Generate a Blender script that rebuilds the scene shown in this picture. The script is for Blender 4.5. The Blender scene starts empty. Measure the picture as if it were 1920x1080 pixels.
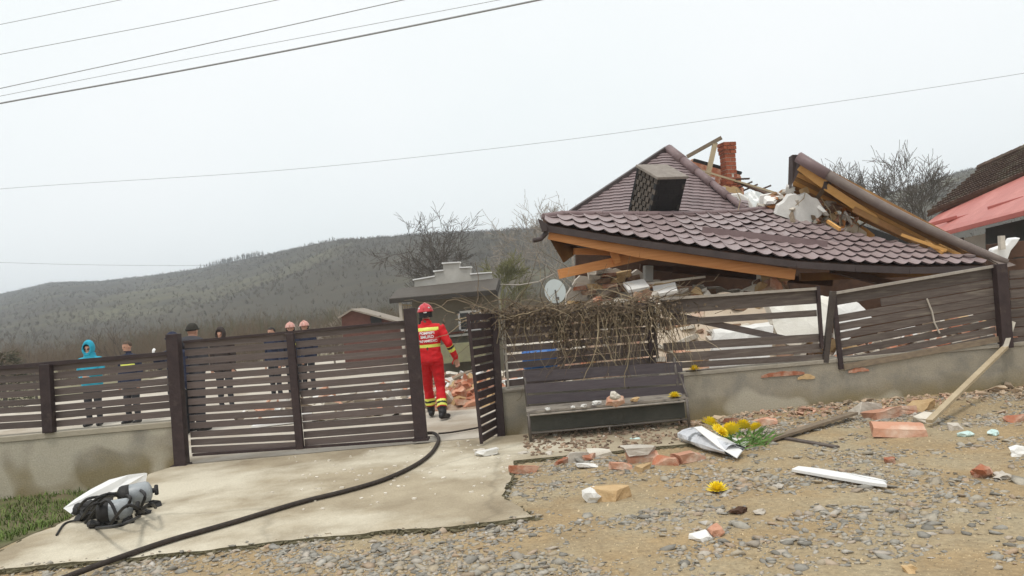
import bpy, bmesh, math, random
import numpy as np
from mathutils import Vector, Matrix, noise
from mathutils.bvhtree import BVHTree

V = Vector
rnd = random.Random(7)
npr = np.random.default_rng(11)
C = bpy.context.scene.collection
S = bpy.context.scene

# ------------------------------------------------------------------ camera
FPX, CX, CY = 1500.0, 960.0, 540.0
PITCH, ROLL = math.radians(0.95), math.radians(5.2)
CAM = V((0, 0, 1.7))
_F = V((0, math.cos(PITCH), math.sin(PITCH)))
_R0, _U0 = V((1, 0, 0)), V((0, -math.sin(PITCH), math.cos(PITCH)))
_R = _R0 * math.cos(ROLL) - _U0 * math.sin(ROLL)
_U = _R0 * math.sin(ROLL) + _U0 * math.cos(ROLL)
cd = bpy.data.cameras.new('camera')
cam = bpy.data.objects.new('camera', cd)
C.objects.link(cam)
cd.sensor_width = 36
cd.lens = 36 * FPX / 1920
cd.clip_start, cd.clip_end = 0.1, 4000
M = Matrix((( _R.x, _U.x, -_F.x, CAM.x), (_R.y, _U.y, -_F.y, CAM.y), (_R.z, _U.z, -_F.z, CAM.z), (0, 0, 0, 1)))
cam.matrix_world = M
S.camera = cam

# ------------------------------------------------------------------ world, sun, exposure
SUN_EL, SUN_AZ = math.radians(70), math.radians(205)     # azimuth clockwise from +Y
w = bpy.data.worlds.new('World')
S.world = w
w.use_nodes = True
nt = w.node_tree
nt.nodes.clear()
out = nt.nodes.new('ShaderNodeOutputWorld')
bg = nt.nodes.new('ShaderNodeBackground')
bg.inputs['Strength'].default_value = 0.1
sky = nt.nodes.new('ShaderNodeTexSky')
sky.sky_type = 'NISHITA'
sky.sun_disc = False
sky.sun_elevation = SUN_EL
sky.sun_rotation = SUN_AZ
mx = nt.nodes.new('ShaderNodeMix')
mx.data_type = 'RGBA'
mx.inputs[0].default_value = 0.94
tc = nt.nodes.new('ShaderNodeTexCoord')
nz = nt.nodes.new('ShaderNodeTexNoise')
nz.inputs['Scale'].default_value = 2.2
nz.inputs['Detail'].default_value = 3
rp = nt.nodes.new('ShaderNodeValToRGB')
rp.color_ramp.elements[0].position = 0.3
rp.color_ramp.elements[1].position = 0.72
SKYC = 9.6
rp.color_ramp.elements[0].color = (SKYC * .92, SKYC * .965, SKYC * .962, 1)
rp.color_ramp.elements[1].color = (SKYC * .985, SKYC * 1.0, SKYC * 1.0, 1)
nt.links.new(tc.outputs['Generated'], nz.inputs['Vector'])
nt.links.new(nz.outputs['Fac'], rp.inputs['Fac'])
nt.links.new(sky.outputs[0], mx.inputs[6])
nt.links.new(rp.outputs[0], mx.inputs[7])
nt.links.new(mx.outputs[2], bg.inputs['Color'])
nt.links.new(bg.outputs[0], out.inputs[0])

ld = bpy.data.lights.new('sun', 'SUN')
ld.energy = 1.5
ld.angle = math.radians(13)
ld.color = (1, .97, .92)
lo = bpy.data.objects.new('sun', ld)
C.objects.link(lo)
sd = V((math.sin(SUN_AZ) * math.cos(SUN_EL), math.cos(SUN_AZ) * math.cos(SUN_EL), math.sin(SUN_EL)))
lo.rotation_euler = sd.to_track_quat('Z', 'Y').to_euler()
S.view_settings.view_transform = 'Standard'
S.view_settings.look = 'None'
S.view_settings.exposure = 0.22
S.view_settings.gamma = 1.0
S.view_settings.use_curve_mapping = False
S.render.engine = 'CYCLES'
S.cycles.max_bounces = 6
S.cycles.use_denoising = True

# ------------------------------------------------------------------ helpers
def ray(px, py):
    return _F * FPX + _R * (px - CX) - _U * (py - CY)
def P(px, py, Y):
    d = ray(px, py)
    return CAM + d * (Y / d.y)
def G(px, py, z=0.0):
    d = ray(px, py)
    return CAM + d * ((z - CAM.z) / d.z)
def proj(p):
    d = p - CAM
    k = FPX / d.dot(_F)
    return CX + d.dot(_R) * k, CY - d.dot(_U) * k
def lerp(a, b, t):
    return a + (b - a) * t
def interp(pts, x):
    if x <= pts[0][0]: return pts[0][1]
    for (a, b), (c, d) in zip(pts, pts[1:]):
        if x <= c: return b + (d - b) * (x - a) / (c - a)
    return pts[-1][1]
def ipoly(pts, t):
    """point at fraction t of a polyline of Vectors"""
    n = len(pts) - 1
    k = min(int(t * n), n - 1)
    return pts[k].lerp(pts[k + 1], t * n - k)

def wloc(o):
    p = V((0, 0, 0))
    while o is not None:
        p = p + o.location
        o = o.parent
    return p

class MB:
    def __init__(s):
        s.v, s.f, s.m = [], [], []
    def add(s, vs, fs, mi=0):
        b = len(s.v)
        s.v += [tuple(x) for x in vs]
        s.f += [tuple(i + b for i in f) for f in fs]
        s.m += [mi] * len(fs)
        return s
    def box(s, c, sx, sy, sz, R=None, mi=0):
        vs = []
        for dx in (-.5, .5):
            for dy in (-.5, .5):
                for dz in (-.5, .5):
                    p = V((dx * sx, dy * sy, dz * sz))
                    if R is not None: p = R @ p
                    vs.append(V(c) + p)
        return s.add(vs, [(0, 1, 3, 2), (4, 6, 7, 5), (0, 4, 5, 1), (2, 3, 7, 6), (0, 2, 6, 4), (1, 5, 7, 3)], mi)
    def beam(s, a, b, h, t, up=V((0, 0, 1)), mi=0):
        a, b = V(a), V(b)
        x = (b - a)
        L = x.length
        x.normalize()
        y = up.cross(x).normalized()
        z = x.cross(y)
        R = Matrix((x, y, z)).transposed()
        return s.box((a + b) / 2, L, t, h, R, mi)
    def tube(s, pts, r, n=6, cap=True, mi=0):
        pts = [V(p) for p in pts]
        rs = r if isinstance(r, (list, tuple)) else [r] * len(pts)
        prev = None
        vs, fs = [], []
        for i, p in enumerate(pts):
            d = (pts[min(i + 1, len(pts) - 1)] - pts[max(i - 1, 0)])
            if d.length < 1e-9: d = V((0, 0, 1))
            d.normalize()
            if prev is None:
                a = d.orthogonal().normalized()
            else:
                a = (prev - d * prev.dot(d))
                a = a.normalized() if a.length > 1e-6 else d.orthogonal().normalized()
            prev = a
            b = d.cross(a)
            for k in range(n):
                q = 2 * math.pi * k / n
                vs.append(p + (a * math.cos(q) + b * math.sin(q)) * rs[i])
        for i in range(len(pts) - 1):
            for k in range(n):
                k2 = (k + 1) % n
                fs.append((i * n + k, i * n + k2, (i + 1) * n + k2, (i + 1) * n + k))
        if cap:
            fs.append(tuple(range(n))[::-1])
            fs.append(tuple((len(pts) - 1) * n + k for k in range(n)))
        return s.add(vs, fs, mi)
    def loft(s, rings, n=16, mi=0):
        """rings: (centre, xaxis*rx, yaxis*ry) closed at both ends"""
        vs, fs = [], []
        for c, ax, ay in rings:
            for k in range(n):
                q = 2 * math.pi * k / n
                vs.append(V(c) + V(ax) * math.cos(q) + V(ay) * math.sin(q))
        for i in range(len(rings) - 1):
            for k in range(n):
                k2 = (k + 1) % n
                fs.append((i * n + k, i * n + k2, (i + 1) * n + k2, (i + 1) * n + k))
        fs.append(tuple(range(n))[::-1])
        fs.append(tuple((len(rings) - 1) * n + k for k in range(n)))
        return s.add(vs, fs, mi)
    def ell(s, c, rx, ry, rz, R=None, nu=12, nv=8, mi=0):
        rings = []
        for j in range(nv + 1):
            t = math.pi * (j + .02 if j == 0 else j - .02 if j == nv else j) / nv
            z, r = -math.cos(t), math.sin(t)
            cc, ax, ay = V((0, 0, z * rz)), V((rx * r, 0, 0)), V((0, ry * r, 0))
            if R is not None: cc, ax, ay = R @ cc, R @ ax, R @ ay
            rings.append((V(c) + cc, ax, ay))
        return s.loft(rings, nu, mi)
    def prism(s, poly, d, mi=0):
        """extrude a polygon of Vectors by vector d"""
        n = len(poly)
        d = V(d)
        vs = [V(p) for p in poly] + [V(p) + d for p in poly]
        fs = [tuple(range(n))[::-1], tuple(range(n, 2 * n))]
        for k in range(n):
            k2 = (k + 1) % n
            fs.append((k, k2, n + k2, n + k))
        return s.add(vs, fs, mi)
    def grid(s, fn, nu, nv, mi=0):
        vs = [fn(i / nu, j / nv) for j in range(nv + 1) for i in range(nu + 1)]
        fs = [(j * (nu + 1) + i, j * (nu + 1) + i + 1, (j + 1) * (nu + 1) + i + 1, (j + 1) * (nu + 1) + i) for j in range(nv) for i in range(nu)]
        return s.add(vs, fs, mi)
    def mesh(s, name, mats, smooth=False, fix=True):
        me = bpy.data.meshes.new(name)
        me.from_pydata(s.v, [], s.f)
        for m in (mats if isinstance(mats, (list, tuple)) else [mats]):
            me.materials.append(m)
        if any(s.m): me.polygons.foreach_set('material_index', s.m)
        if fix:
            b = bmesh.new()
            b.from_mesh(me)
            bmesh.ops.recalc_face_normals(b, faces=b.faces)
            b.to_mesh(me)
            b.free()
        if smooth: me.polygons.foreach_set('use_smooth', [True] * len(me.polygons))
        me.update()
        return me
    def build(s, name, mats, parent=None, smooth=False, loc=None, fix=True, bevel=0.0):
        """vertices are in world space; the object's origin goes to loc (default: parent's origin)"""
        o0 = wloc(parent) if parent is not None else V((0, 0, 0))
        org = V(loc) if loc is not None else o0
        if org.length > 0: s.v = [(x - org.x, y - org.y, z - org.z) for x, y, z in s.v]
        o = bpy.data.objects.new(name, s.mesh(name, mats, smooth, fix))
        C.objects.link(o)
        if parent is not None: o.parent = parent
        o.location = org - o0
        if bevel:
            bv = o.modifiers.new('bevel', 'BEVEL')
            bv.width = bevel
            bv.segments = 2
            bv.limit_method = 'ANGLE'
        return o

def tag(o, label=None, cat=None, group=None, kind=None):
    if label: o['label'] = label
    if cat: o['category'] = cat
    if group: o['group'] = group
    if kind: o['kind'] = kind
    return o
def thing(name, loc, label, cat, group=None):
    o = bpy.data.objects.new(name, None)
    o.empty_display_size = .1
    C.objects.link(o)
    o.location = loc
    return tag(o, label, cat, group)
def place(me, name, parent, mat4):
    """a part that shares mesh data, put at a world matrix"""
    o = bpy.data.objects.new(name, me)
    C.objects.link(o)
    m = mat4.copy()
    if parent is not None:
        o.parent = parent
        m = Matrix.Translation(-wloc(parent)) @ m
    o.matrix_basis = m
    return o

# ------------------------------------------------------------------ materials
def mat(name, c1, c2=None, scale=6, rough=.8, bump=.0, bscale=40, vary=0.0, detail=5, spec=.3, metal=0.0, c3=None, scale3=1.5, thr3=(.5, .65), coord='Object', stretch=None, island=0.0, trans=0.0):
    m = bpy.data.materials.new(name)
    m.use_nodes = True
    t = m.node_tree
    b = t.nodes['Principled BSDF']
    b.inputs['Roughness'].default_value = rough
    b.inputs['Specular IOR Level'].default_value = spec
    b.inputs['Metallic'].default_value = metal
    if trans: b.inputs['Transmission Weight'].default_value = trans
    N, L = t.nodes.new, t.links.new
    co = N('ShaderNodeTexCoord')
    vec = co.outputs[coord]
    if stretch:
        mp = N('ShaderNodeMapping')
        mp.inputs['Scale'].default_value = stretch
        L(vec, mp.inputs[0])
        vec = mp.outputs[0]
    col = None
    if c2 is None: c2 = tuple(x * .8 for x in c1)
    n1 = N('ShaderNodeTexNoise')
    n1.inputs['Scale'].default_value = scale
    n1.inputs['Detail'].default_value = detail
    n1.inputs['Roughness'].default_value = .65
    L(vec, n1.inputs['Vector'])
    r1 = N('ShaderNodeValToRGB')
    r1.color_ramp.elements[0].position, r1.color_ramp.elements[1].position = .33, .67
    r1.color_ramp.elements[0].color = (*c1, 1)
    r1.color_ramp.elements[1].color = (*c2, 1)
    L(n1.outputs['Fac'], r1.inputs[0])
    col = r1.outputs[0]
    if c3 is not None:
        n3 = N('ShaderNodeTexNoise')
        n3.inputs['Scale'].default_value = scale3
        n3.inputs['Detail'].default_value = 6
        n3.inputs['Roughness'].default_value = .6
        L(vec, n3.inputs['Vector'])
        r3 = N('ShaderNodeValToRGB')
        r3.color_ramp.elements[0].position, r3.color_ramp.elements[1].position = thr3
        L(n3.outputs['Fac'], r3.inputs[0])
        k = N('ShaderNodeMix')
        k.data_type = 'RGBA'
        L(r3.outputs[0], k.inputs[0])
        L(col, k.inputs[6])
        k.inputs[7].default_value = (*c3, 1)
        col = k.outputs[2]
    if vary or island:
        if vary:
            oi = N('ShaderNodeObjectInfo').outputs['Random']
            amt = vary
        else:
            oi = N('ShaderNodeNewGeometry').outputs['Random Per Island']
            amt = island
        mr = N('ShaderNodeMapRange')
        mr.inputs[3].default_value, mr.inputs[4].default_value = 1 - amt, 1 + amt
        L(oi, mr.inputs[0])
        hs = N('ShaderNodeHueSaturation')
        L(mr.outputs[0], hs.inputs['Value'])
        L(col, hs.inputs['Color'])
        col = hs.outputs[0]
    L(col, b.inputs['Base Color'])
    if bump:
        n2 = N('ShaderNodeTexNoise')
        n2.inputs['Scale'].default_value = bscale
        n2.inputs['Detail'].default_value = 4
        L(vec, n2.inputs['Vector'])
        bp = N('ShaderNodeBump')
        bp.inputs['Strength'].default_value = bump
        bp.inputs['Distance'].default_value = .02
        L(n2.outputs['Fac'], bp.inputs['Height'])
        L(bp.outputs[0], b.inputs['Normal'])
    return m

M_ = {}
M_['slat'] = mat('slat_brown', (.098, .073, .064), (.132, .10, .09), 9, .58, .2, 60, vary=.2, stretch=(.5, 3, 8), spec=.4, c3=(.165, .135, .122), scale3=2.5, thr3=(.52, .78))
M_['slat_worn'] = mat('slat_worn_brown', (.088, .066, .056), (.135, .11, .095), 7, .65, .2, 50, vary=.18, c3=(.21, .18, .14), scale3=3, thr3=(.55, .75), stretch=(.6, 3, 6))
M_['post'] = mat('post_dark_brown', (.034, .022, .022), (.055, .036, .034), 8, .55, .2, 40, c3=(.10, .075, .06), scale3=6, thr3=(.6, .78))
M_['post_grey'] = mat('post_grey_brown', (.09, .075, .06), (.06, .045, .04), 8, .7, .2, 40)
M_['edge'] = mat('rail_pale_edge', (.40, .36, .31), (.30, .26, .22), 12, .6)
M_['concrete'] = mat('drive_concrete', (.28, .225, .15), (.44, .37, .26), 1.3, .9, .35, 45, detail=12, c3=(.60, .54, .42), scale3=.42, thr3=(.47, .60))
M_['yard'] = mat('yard_concrete', (.42, .37, .30), (.55, .50, .42), 1.3, .9, .2, 30, c3=(.34, .28, .21), scale3=.6)
M_['wood_orange'] = mat('planed_orange_timber', (.66, .30, .11), (.54, .22, .07), 4, .6, .1, 60, stretch=(.35, 4, 9), vary=.08)
M_['wood_amber'] = mat('amber_board', (.62, .34, .11), (.52, .27, .08), 4, .6, .1, 60, stretch=(.6, 3, 3), vary=.1)
M_['wood_dull'] = mat('dull_boarding', (.25, .125, .045), (.17, .085, .032), 4, .75, .15, 50, vary=.2, c3=(.30, .17, .06), scale3=2)
M_['wood_grey'] = mat('grey_timber', (.27, .21, .145), (.19, .145, .105), 5, .85, .3, 60, stretch=(2, 2, 6), vary=.1)
M_['wood_pale'] = mat('pale_timber', (.52, .42, .28), (.42, .33, .21), 5, .8, .2, 60, vary=.1)
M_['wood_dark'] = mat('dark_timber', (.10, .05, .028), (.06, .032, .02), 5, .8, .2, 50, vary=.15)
M_['tile'] = mat('mauve_roof_tile', (.315, .24, .235), (.265, .20, .195), 5, .40, .06, 80, vary=.07, spec=.5, c3=(.30, .235, .22), scale3=1.2)
M_['tile_far'] = mat('mauve_roof_tile_far', (.245, .182, .178), (.20, .148, .147), 2, .45, .1, 60, spec=.5, island=.12)
M_['ridge'] = mat('ridge_cap_mauve', (.17, .115, .115), (.22, .155, .15), 4, .45, .1, 40)
M_['ridge_grey'] = mat('ridge_cap_grey', (.20, .16, .135), (.15, .115, .10), 5, .6, .2, 30)
M_['gutter'] = mat('gutter_dark_brown', (.05, .036, .034), (.075, .055, .05), 6, .5, .1, 40)
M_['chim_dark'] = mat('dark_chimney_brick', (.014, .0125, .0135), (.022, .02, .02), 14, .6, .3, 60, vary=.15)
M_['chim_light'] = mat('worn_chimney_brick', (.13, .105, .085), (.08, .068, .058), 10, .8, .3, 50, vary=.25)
M_['chim_cap'] = mat('chimney_cap_mortar', (.30, .26, .225), (.22, .19, .165), 10, .9, .3, 40)
M_['brick'] = mat('red_brick', (.43, .165, .09), (.34, .125, .07), 16, .9, .4, 60, vary=.2, c3=(.50, .31, .22), scale3=7, thr3=(.45, .62))
M_['brick_dull'] = mat('dull_brown_brick', (.25, .15, .095), (.19, .11, .07), 12, .95, .4, 50, vary=.25, c3=(.36, .25, .17), scale3=6)
M_['brick_stack'] = mat('chimney_red_brick', (.34, .105, .055), (.27, .08, .045), 12, .9, .35, 60, vary=.14)
M_['brick_isl'] = mat('red_brick_course', (.40, .125, .06), (.31, .095, .045), 9, .9, .4, 60, island=.2)
M_['brick_pink'] = mat('pink_brick', (.56, .30, .20), (.50, .245, .155), 10, .95, .4, 50, vary=.15, c3=(.64, .47, .36), scale3=5)
M_['brick_tan'] = mat('tan_brick', (.54, .385, .21), (.46, .30, .15), 10, .95, .4, 50, vary=.12)
M_['mortar'] = mat('dusty_mortar', (.56, .51, .44), (.46, .41, .345), 9, .95, .4, 40, vary=.15)
M_['plaster'] = mat('broken_plaster', (.66, .61, .52), (.56, .505, .42), 6, .95, .4, 30, vary=.12)
M_['plaster_white'] = mat('white_plaster', (.76, .74, .70), (.66, .64, .60), 6, .9, .3, 30, vary=.08)
M_['wall_beige'] = mat('beige_render', (.58, .49, .38), (.50, .40, .30), 3, .95, .3, 40, c3=(.46, .26, .18), scale3=2.2, thr3=(.56, .68))
M_['rubble'] = mat('rubble_dust', (.42, .33, .24), (.30, .20, .14), 9, .95, .5, 30, c3=(.50, .28, .20), scale3=3)
M_['white'] = mat('white_paint', (.80, .79, .77), (.74, .73, .71), 5, .5, .05, 30)
M_['white_rough'] = mat('white_foam_block', (.76, .73, .66), (.68, .64, .56), 4, .9, .3, 25)
M_['black'] = mat('black_rubber', (.018, .017, .017), (.03, .027, .025), 12, .6, .2, 60)
M_['hose'] = mat('hose_rubber', (.030, .022, .018), (.055, .042, .033), 20, .75, .35, 90)
M_['tank'] = mat('grey_tank', (.36, .38, .39), (.27, .29, .30), 6, .38, .05, 30, spec=.5, c3=(.16, .17, .18), scale3=5, thr3=(.55, .7))
M_['steel'] = mat('bench_steel', (.10, .085, .075), (.15, .13, .11), 10, .5, .1, 60, metal=.3)
M_['bench'] = mat('bench_slat', (.075, .060, .066), (.105, .088, .092), 8, .55, .2, 50, stretch=(.5, 3, 6), vary=.1)
M_['bench_seat'] = mat('bench_seat_dusty', (.20, .17, .14), (.34, .30, .25), 6, .8, .2, 40, c3=(.12, .10, .09), scale3=5)
M_['outwall'] = mat('grey_render', (.235, .215, .17), (.20, .18, .14), 4, .95, .2, 40)
M_['outroof'] = mat('dark_sheet_roof', (.085, .074, .062), (.11, .095, .08), 3, .7, .2, 30)
M_['outfascia'] = mat('roof_fascia_dark', (.042, .036, .03), (.058, .05, .042), 5, .75, .2, 30)
M_['parapet'] = mat('pale_parapet', (.50, .48, .44), (.42, .40, .36), 4, .9, .2, 40)
M_['glass'] = mat('dark_glass', (.05, .06, .06), (.08, .09, .09), 3, .12, spec=.6)
M_['redshed'] = mat('shed_red_brown', (.16, .075, .058), (.11, .052, .042), 5, .85, .2, 30)
M_['redroof'] = mat('salmon_sheet_roof', (.52, .185, .155), (.45, .15, .125), 2.5, .5, .06, 30, spec=.4, c3=(.57, .22, .185), scale3=1.2)
M_['redroof_dk'] = mat('salmon_snow_guard', (.46, .125, .10), (.40, .11, .09), 4, .5)
M_['oldtile'] = mat('weathered_tile', (.115, .074, .055), (.08, .052, .04), 5, .9, .3, 30, island=.14, c3=(.13, .105, .075), scale3=1.2)
M_['neighwall'] = mat('pale_green_wall', (.50, .53, .49), (.40, .43, .40), 3, .9, .2, 30)
M_['leafyellow'] = mat('yellow_petal', (.86, .68, .03), (.82, .62, .025), 20, .6, vary=.1, spec=.2)
M_['stem'] = mat('green_stem', (.10, .20, .045), (.16, .28, .07), 12, .6, island=.2)
M_['foil'] = mat('silver_wrap', (.70, .71, .73), (.52, .53, .56), 9, .35, .1, 20, spec=.6, c3=(.22, .23, .24), scale3=6, thr3=(.56, .64))
M_['vine'] = mat('dry_vine', (.175, .13, .085), (.11, .08, .055), 14, .9, island=.35)
M_['vine_lt'] = mat('dry_vine_pale', (.35, .28, .18), (.25, .195, .125), 14, .9, island=.3)
M_['vine_leaf'] = mat('withered_leaf', (.10, .07, .045), (.17, .125, .08), 12, .9, island=.35)
M_['bark'] = mat('grey_bark', (.125, .105, .088), (.085, .07, .058), 9, .9, .4, 30)
M_['bark_pale'] = mat('pale_bark', (.32, .28, .23), (.24, .20, .165), 9, .9, .4, 30)
M_['scrub'] = mat('bare_scrub', (.19, .14, .097), (.145, .108, .076), 3, .95, island=.2)
M_['scrub_green'] = mat('mossy_scrub', (.135, .128, .065), (.105, .10, .055), 3, .95, island=.2)
M_['forest'] = mat('bare_forest', (.145, .122, .092), (.115, .097, .074), 1, .95, island=.2)
M_['conifer'] = mat('dark_bush', (.062, .062, .038), (.085, .072, .045), 3, .95, island=.35)
M_['dish'] = mat('dish_grey', (.50, .53, .51), (.46, .49, .47), 4, .5)
M_['blue'] = mat('blue_plastic', (.05, .19, .52), (.04, .14, .42), 5, .4)
M_['wire'] = mat('cable_grey', (.27, .275, .28), (.31, .315, .32), 5, .6)
M_['moss'] = mat('edge_moss', (.15, .125, .075), (.10, .09, .05), 12, .95)
M_['film'] = mat('plastic_film', (.40, .42, .40), (.62, .63, .61), 3, .3, .1, 20, spec=.6)
M_['teal'] = mat('teal_scrap', (.45, .63, .58), (.62, .72, .69), 12, .6)

# concrete garden wall with an earth-stained foot
def wall_mat():
    m = mat('garden_wall_concrete', (.30, .265, .205), (.36, .32, .25), 1.6, .92, .25, 50, c3=(.25, .23, .19), scale3=2.2, thr3=(.45, .6))
    t = m.node_tree
    N, L = t.nodes.new, t.links.new
    b = t.nodes['Principled BSDF']
    col = b.inputs['Base Color'].links[0].from_socket
    g = N('ShaderNodeNewGeometry')
    sx = N('ShaderNodeSeparateXYZ')
    L(g.outputs['Position'], sx.inputs[0])
    n = N('ShaderNodeTexNoise')
    n.inputs['Scale'].default_value = 2.5
    n.inputs['Detail'].default_value = 6
    L(g.outputs['Position'], n.inputs['Vector'])
    ad = N('ShaderNodeMath')
    ad.operation = 'MULTIPLY_ADD'
    L(n.outputs['Fac'], ad.inputs[0])
    ad.inputs[1].default_value = -.45
    L(sx.outputs['Z'], ad.inputs[2])
    mr = N('ShaderNodeMapRange')
    mr.inputs[1].default_value, mr.inputs[2].default_value = -.20, .06
    mr.inputs[3].default_value, mr.inputs[4].default_value = .85, 0
    L(ad.outputs[0], mr.inputs[0])
    k = N('ShaderNodeMix')
    k.data_type = 'RGBA'
    L(mr.outputs[0], k.inputs[0])
    L(col, k.inputs[6])
    k.inputs[7].default_value = (.235, .185, .095, 1)
    # pale repair patches
    br = N('ShaderNodeTexNoise')
    br.inputs['Scale'].default_value = .9
    br.inputs['Detail'].default_value = 2
    L(g.outputs['Position'], br.inputs['Vector'])
    rr = N('ShaderNodeValToRGB')
    rr.color_ramp.elements[0].position, rr.color_ramp.elements[1].position = .53, .57
    rr.color_ramp.elements[1].color = (.75, .75, .75, 1)
    L(br.outputs['Fac'], rr.inputs[0])
    k2 = N('ShaderNodeMix')
    k2.data_type = 'RGBA'
    L(rr.outputs[0], k2.inputs[0])
    L(k.outputs[2], k2.inputs[6])
    k2.inputs[7].default_value = (.47, .425, .335, 1)
    L(k2.outputs[2], b.inputs['Base Color'])
    return m
M_['wall'] = wall_mat()

def ground_mat():
    m = mat('road_earth', (.375, .265, .14), (.27, .20, .115), 1.4, .95, .5, 35, detail=8, c3=(.34, .275, .175), scale3=.9, thr3=(.44, .60))
    t = m.node_tree
    N, L = t.nodes.new, t.links.new
    b = t.nodes['Principled BSDF']
    col = b.inputs['Base Color'].links[0].from_socket
    co = N('ShaderNodeTexCoord')
    n = N('ShaderNodeTexNoise')
    n.inputs['Scale'].default_value = 26
    n.inputs['Detail'].default_value = 6
    n.inputs['Roughness'].default_value = .75
    L(co.outputs['Object'], n.inputs['Vector'])
    r = N('ShaderNodeMapRange')
    r.inputs[1].default_value, r.inputs[2].default_value = .3, .7
    r.inputs[3].default_value, r.inputs[4].default_value = .68, 1.28
    L(n.outputs['Fac'], r.inputs[0])
    hs = N('ShaderNodeHueSaturation')
    L(col, hs.inputs['Color'])
    L(r.outputs[0], hs.inputs['Value'])
    L(hs.outputs[0], b.inputs['Base Color'])
    return m
M_['road'] = ground_mat()
def worn(m, crack=.5, sp=90, vs_=.7):
    t = m.node_tree
    N, L = t.nodes.new, t.links.new
    b = t.nodes['Principled BSDF']
    col = b.inputs['Base Color'].links[0].from_socket
    g = N('ShaderNodeNewGeometry').outputs['Position']
    n = N('ShaderNodeTexNoise')
    n.inputs['Scale'].default_value = sp
    n.inputs['Detail'].default_value = 5
    n.inputs['Roughness'].default_value = .8
    L(g, n.inputs['Vector'])
    r = N('ShaderNodeMapRange')
    r.inputs[1].default_value, r.inputs[2].default_value = .3, .7
    r.inputs[3].default_value, r.inputs[4].default_value = .78, 1.18
    L(n.outputs['Fac'], r.inputs[0])
    # wandering hairline cracks
    d = N('ShaderNodeTexNoise')
    d.inputs['Scale'].default_value = 3
    d.inputs['Detail'].default_value = 6
    L(g, d.inputs['Vector'])
    ad = N('ShaderNodeVectorMath')
    ad.operation = 'MULTIPLY_ADD'
    L(d.outputs['Color'], ad.inputs[0])
    ad.inputs[1].default_value = (.35, .35, 0)
    L(g, ad.inputs[2])
    v = N('ShaderNodeTexVoronoi')
    v.feature = 'DISTANCE_TO_EDGE'
    v.inputs['Scale'].default_value = vs_
    L(ad.outputs[0], v.inputs['Vector'])
    c = N('ShaderNodeMapRange')
    c.inputs[1].default_value, c.inputs[2].default_value = .002, .012
    c.inputs[3].default_value, c.inputs[4].default_value = 1 - crack, 1
    L(v.outputs['Distance'], c.inputs[0])
    mu = N('ShaderNodeMath')
    mu.operation = 'MULTIPLY'
    L(r.outputs[0], mu.inputs[0])
    L(c.outputs[0], mu.inputs[1])
    hs = N('ShaderNodeHueSaturation')
    L(col, hs.inputs['Color'])
    L(mu.outputs[0], hs.inputs['Value'])
    L(hs.outputs[0], b.inputs['Base Color'])
worn(M_['concrete'], .16, 80, .33)
worn(M_['wall'], .0, 60, .5)
M_['hill'] = mat('hill_scrub', (.072, .060, .038), (.046, .040, .029), .06, .95, .8, .5, detail=10, c3=(.115, .105, .056), scale3=.012, thr3=(.52, .66))
M_['field'] = mat('yard_earth', (.22, .19, .12), (.17, .16, .08), .5, .95, .4, 8, c3=(.30, .26, .19), scale3=.25)
M_['verge'] = mat('verge_soil', (.10, .11, .04), (.15, .12, .07), 3, .95, .4, 20)

def stone_mat():
    m = bpy.data.materials.new('road_gravel')
    m.use_nodes = True
    t = m.node_tree
    N, L = t.nodes.new, t.links.new
    b = t.nodes['Principled BSDF']
    b.inputs['Roughness'].default_value = .85
    g = N('ShaderNodeNewGeometry')
    r = N('ShaderNodeValToRGB')
    e = r.color_ramp.elements
    e[0].position, e[0].color = 0, (.22, .20, .165, 1)
    e[1].position, e[1].color = 1, (.66, .62, .56, 1)
    for p, c in ((.25, (.34, .315, .27)), (.45, (.46, .42, .345)), (.62, (.49, .39, .26)), (.72, (.35, .33, .285)), (.82, (.48, .34, .22)), (.9, (.55, .51, .44)), (.96, (.36, .27, .18))):
        x = e.new(p)
        x.color = (*c, 1)
    L(g.outputs['Random Per Island'], r.inputs[0])
    n = N('ShaderNodeTexNoise')
    n.inputs['Scale'].default_value = 60
    L(g.outputs['Position'], n.inputs['Vector'])
    mr = N('ShaderNodeMapRange')
    mr.inputs[3].default_value, mr.inputs[4].default_value = .58, 1.0
    L(n.outputs['Fac'], mr.inputs[0])
    hs = N('ShaderNodeHueSaturation')
    L(r.outputs[0], hs.inputs['Color'])
    L(mr.outputs[0], hs.inputs['Value'])
    L(hs.outputs[0], b.inputs['Base Color'])
    return m
M_['stone'] = stone_mat()
M_['grit'] = mat('road_grit', (.32, .235, .13), (.46, .37, .24), 3, .95, island=.6)

# ------------------------------------------------------------------ mesh kits
def chunk_mesh(name, sx, sy, sz, seed, m, rough=.16, broken=True):
    """an angular broken piece: a box with cut corners, unit scale in metres"""
    r = random.Random(seed)
    b = bmesh.new()
    bmesh.ops.create_cube(b, size=1)
    for v in b.verts:
        v.co += V((r.uniform(-rough, rough), r.uniform(-rough, rough), r.uniform(-rough, rough)))
    if broken:
        for _ in range(2):
            n = V((r.uniform(-1, 1), r.uniform(-1, 1), r.uniform(-.2, 1))).normalized()
            g = b.verts[:] + b.edges[:] + b.faces[:]
            q = bmesh.ops.bisect_plane(b, geom=g, plane_co=n * r.uniform(.33, .5), plane_no=n, clear_outer=True)
            ed = [e for e in q['geom_cut'] if isinstance(e, bmesh.types.BMEdge)]
            if ed: bmesh.ops.contextual_create(b, geom=ed)
    for v in b.verts:
        v.co = V((v.co.x * sx, v.co.y * sy, v.co.z * sz))
    bmesh.ops.recalc_face_normals(b, faces=b.faces)
    me = bpy.data.meshes.new(name)
    b.to_mesh(me)
    b.free()
    me.materials.append(m)
    return me
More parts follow.
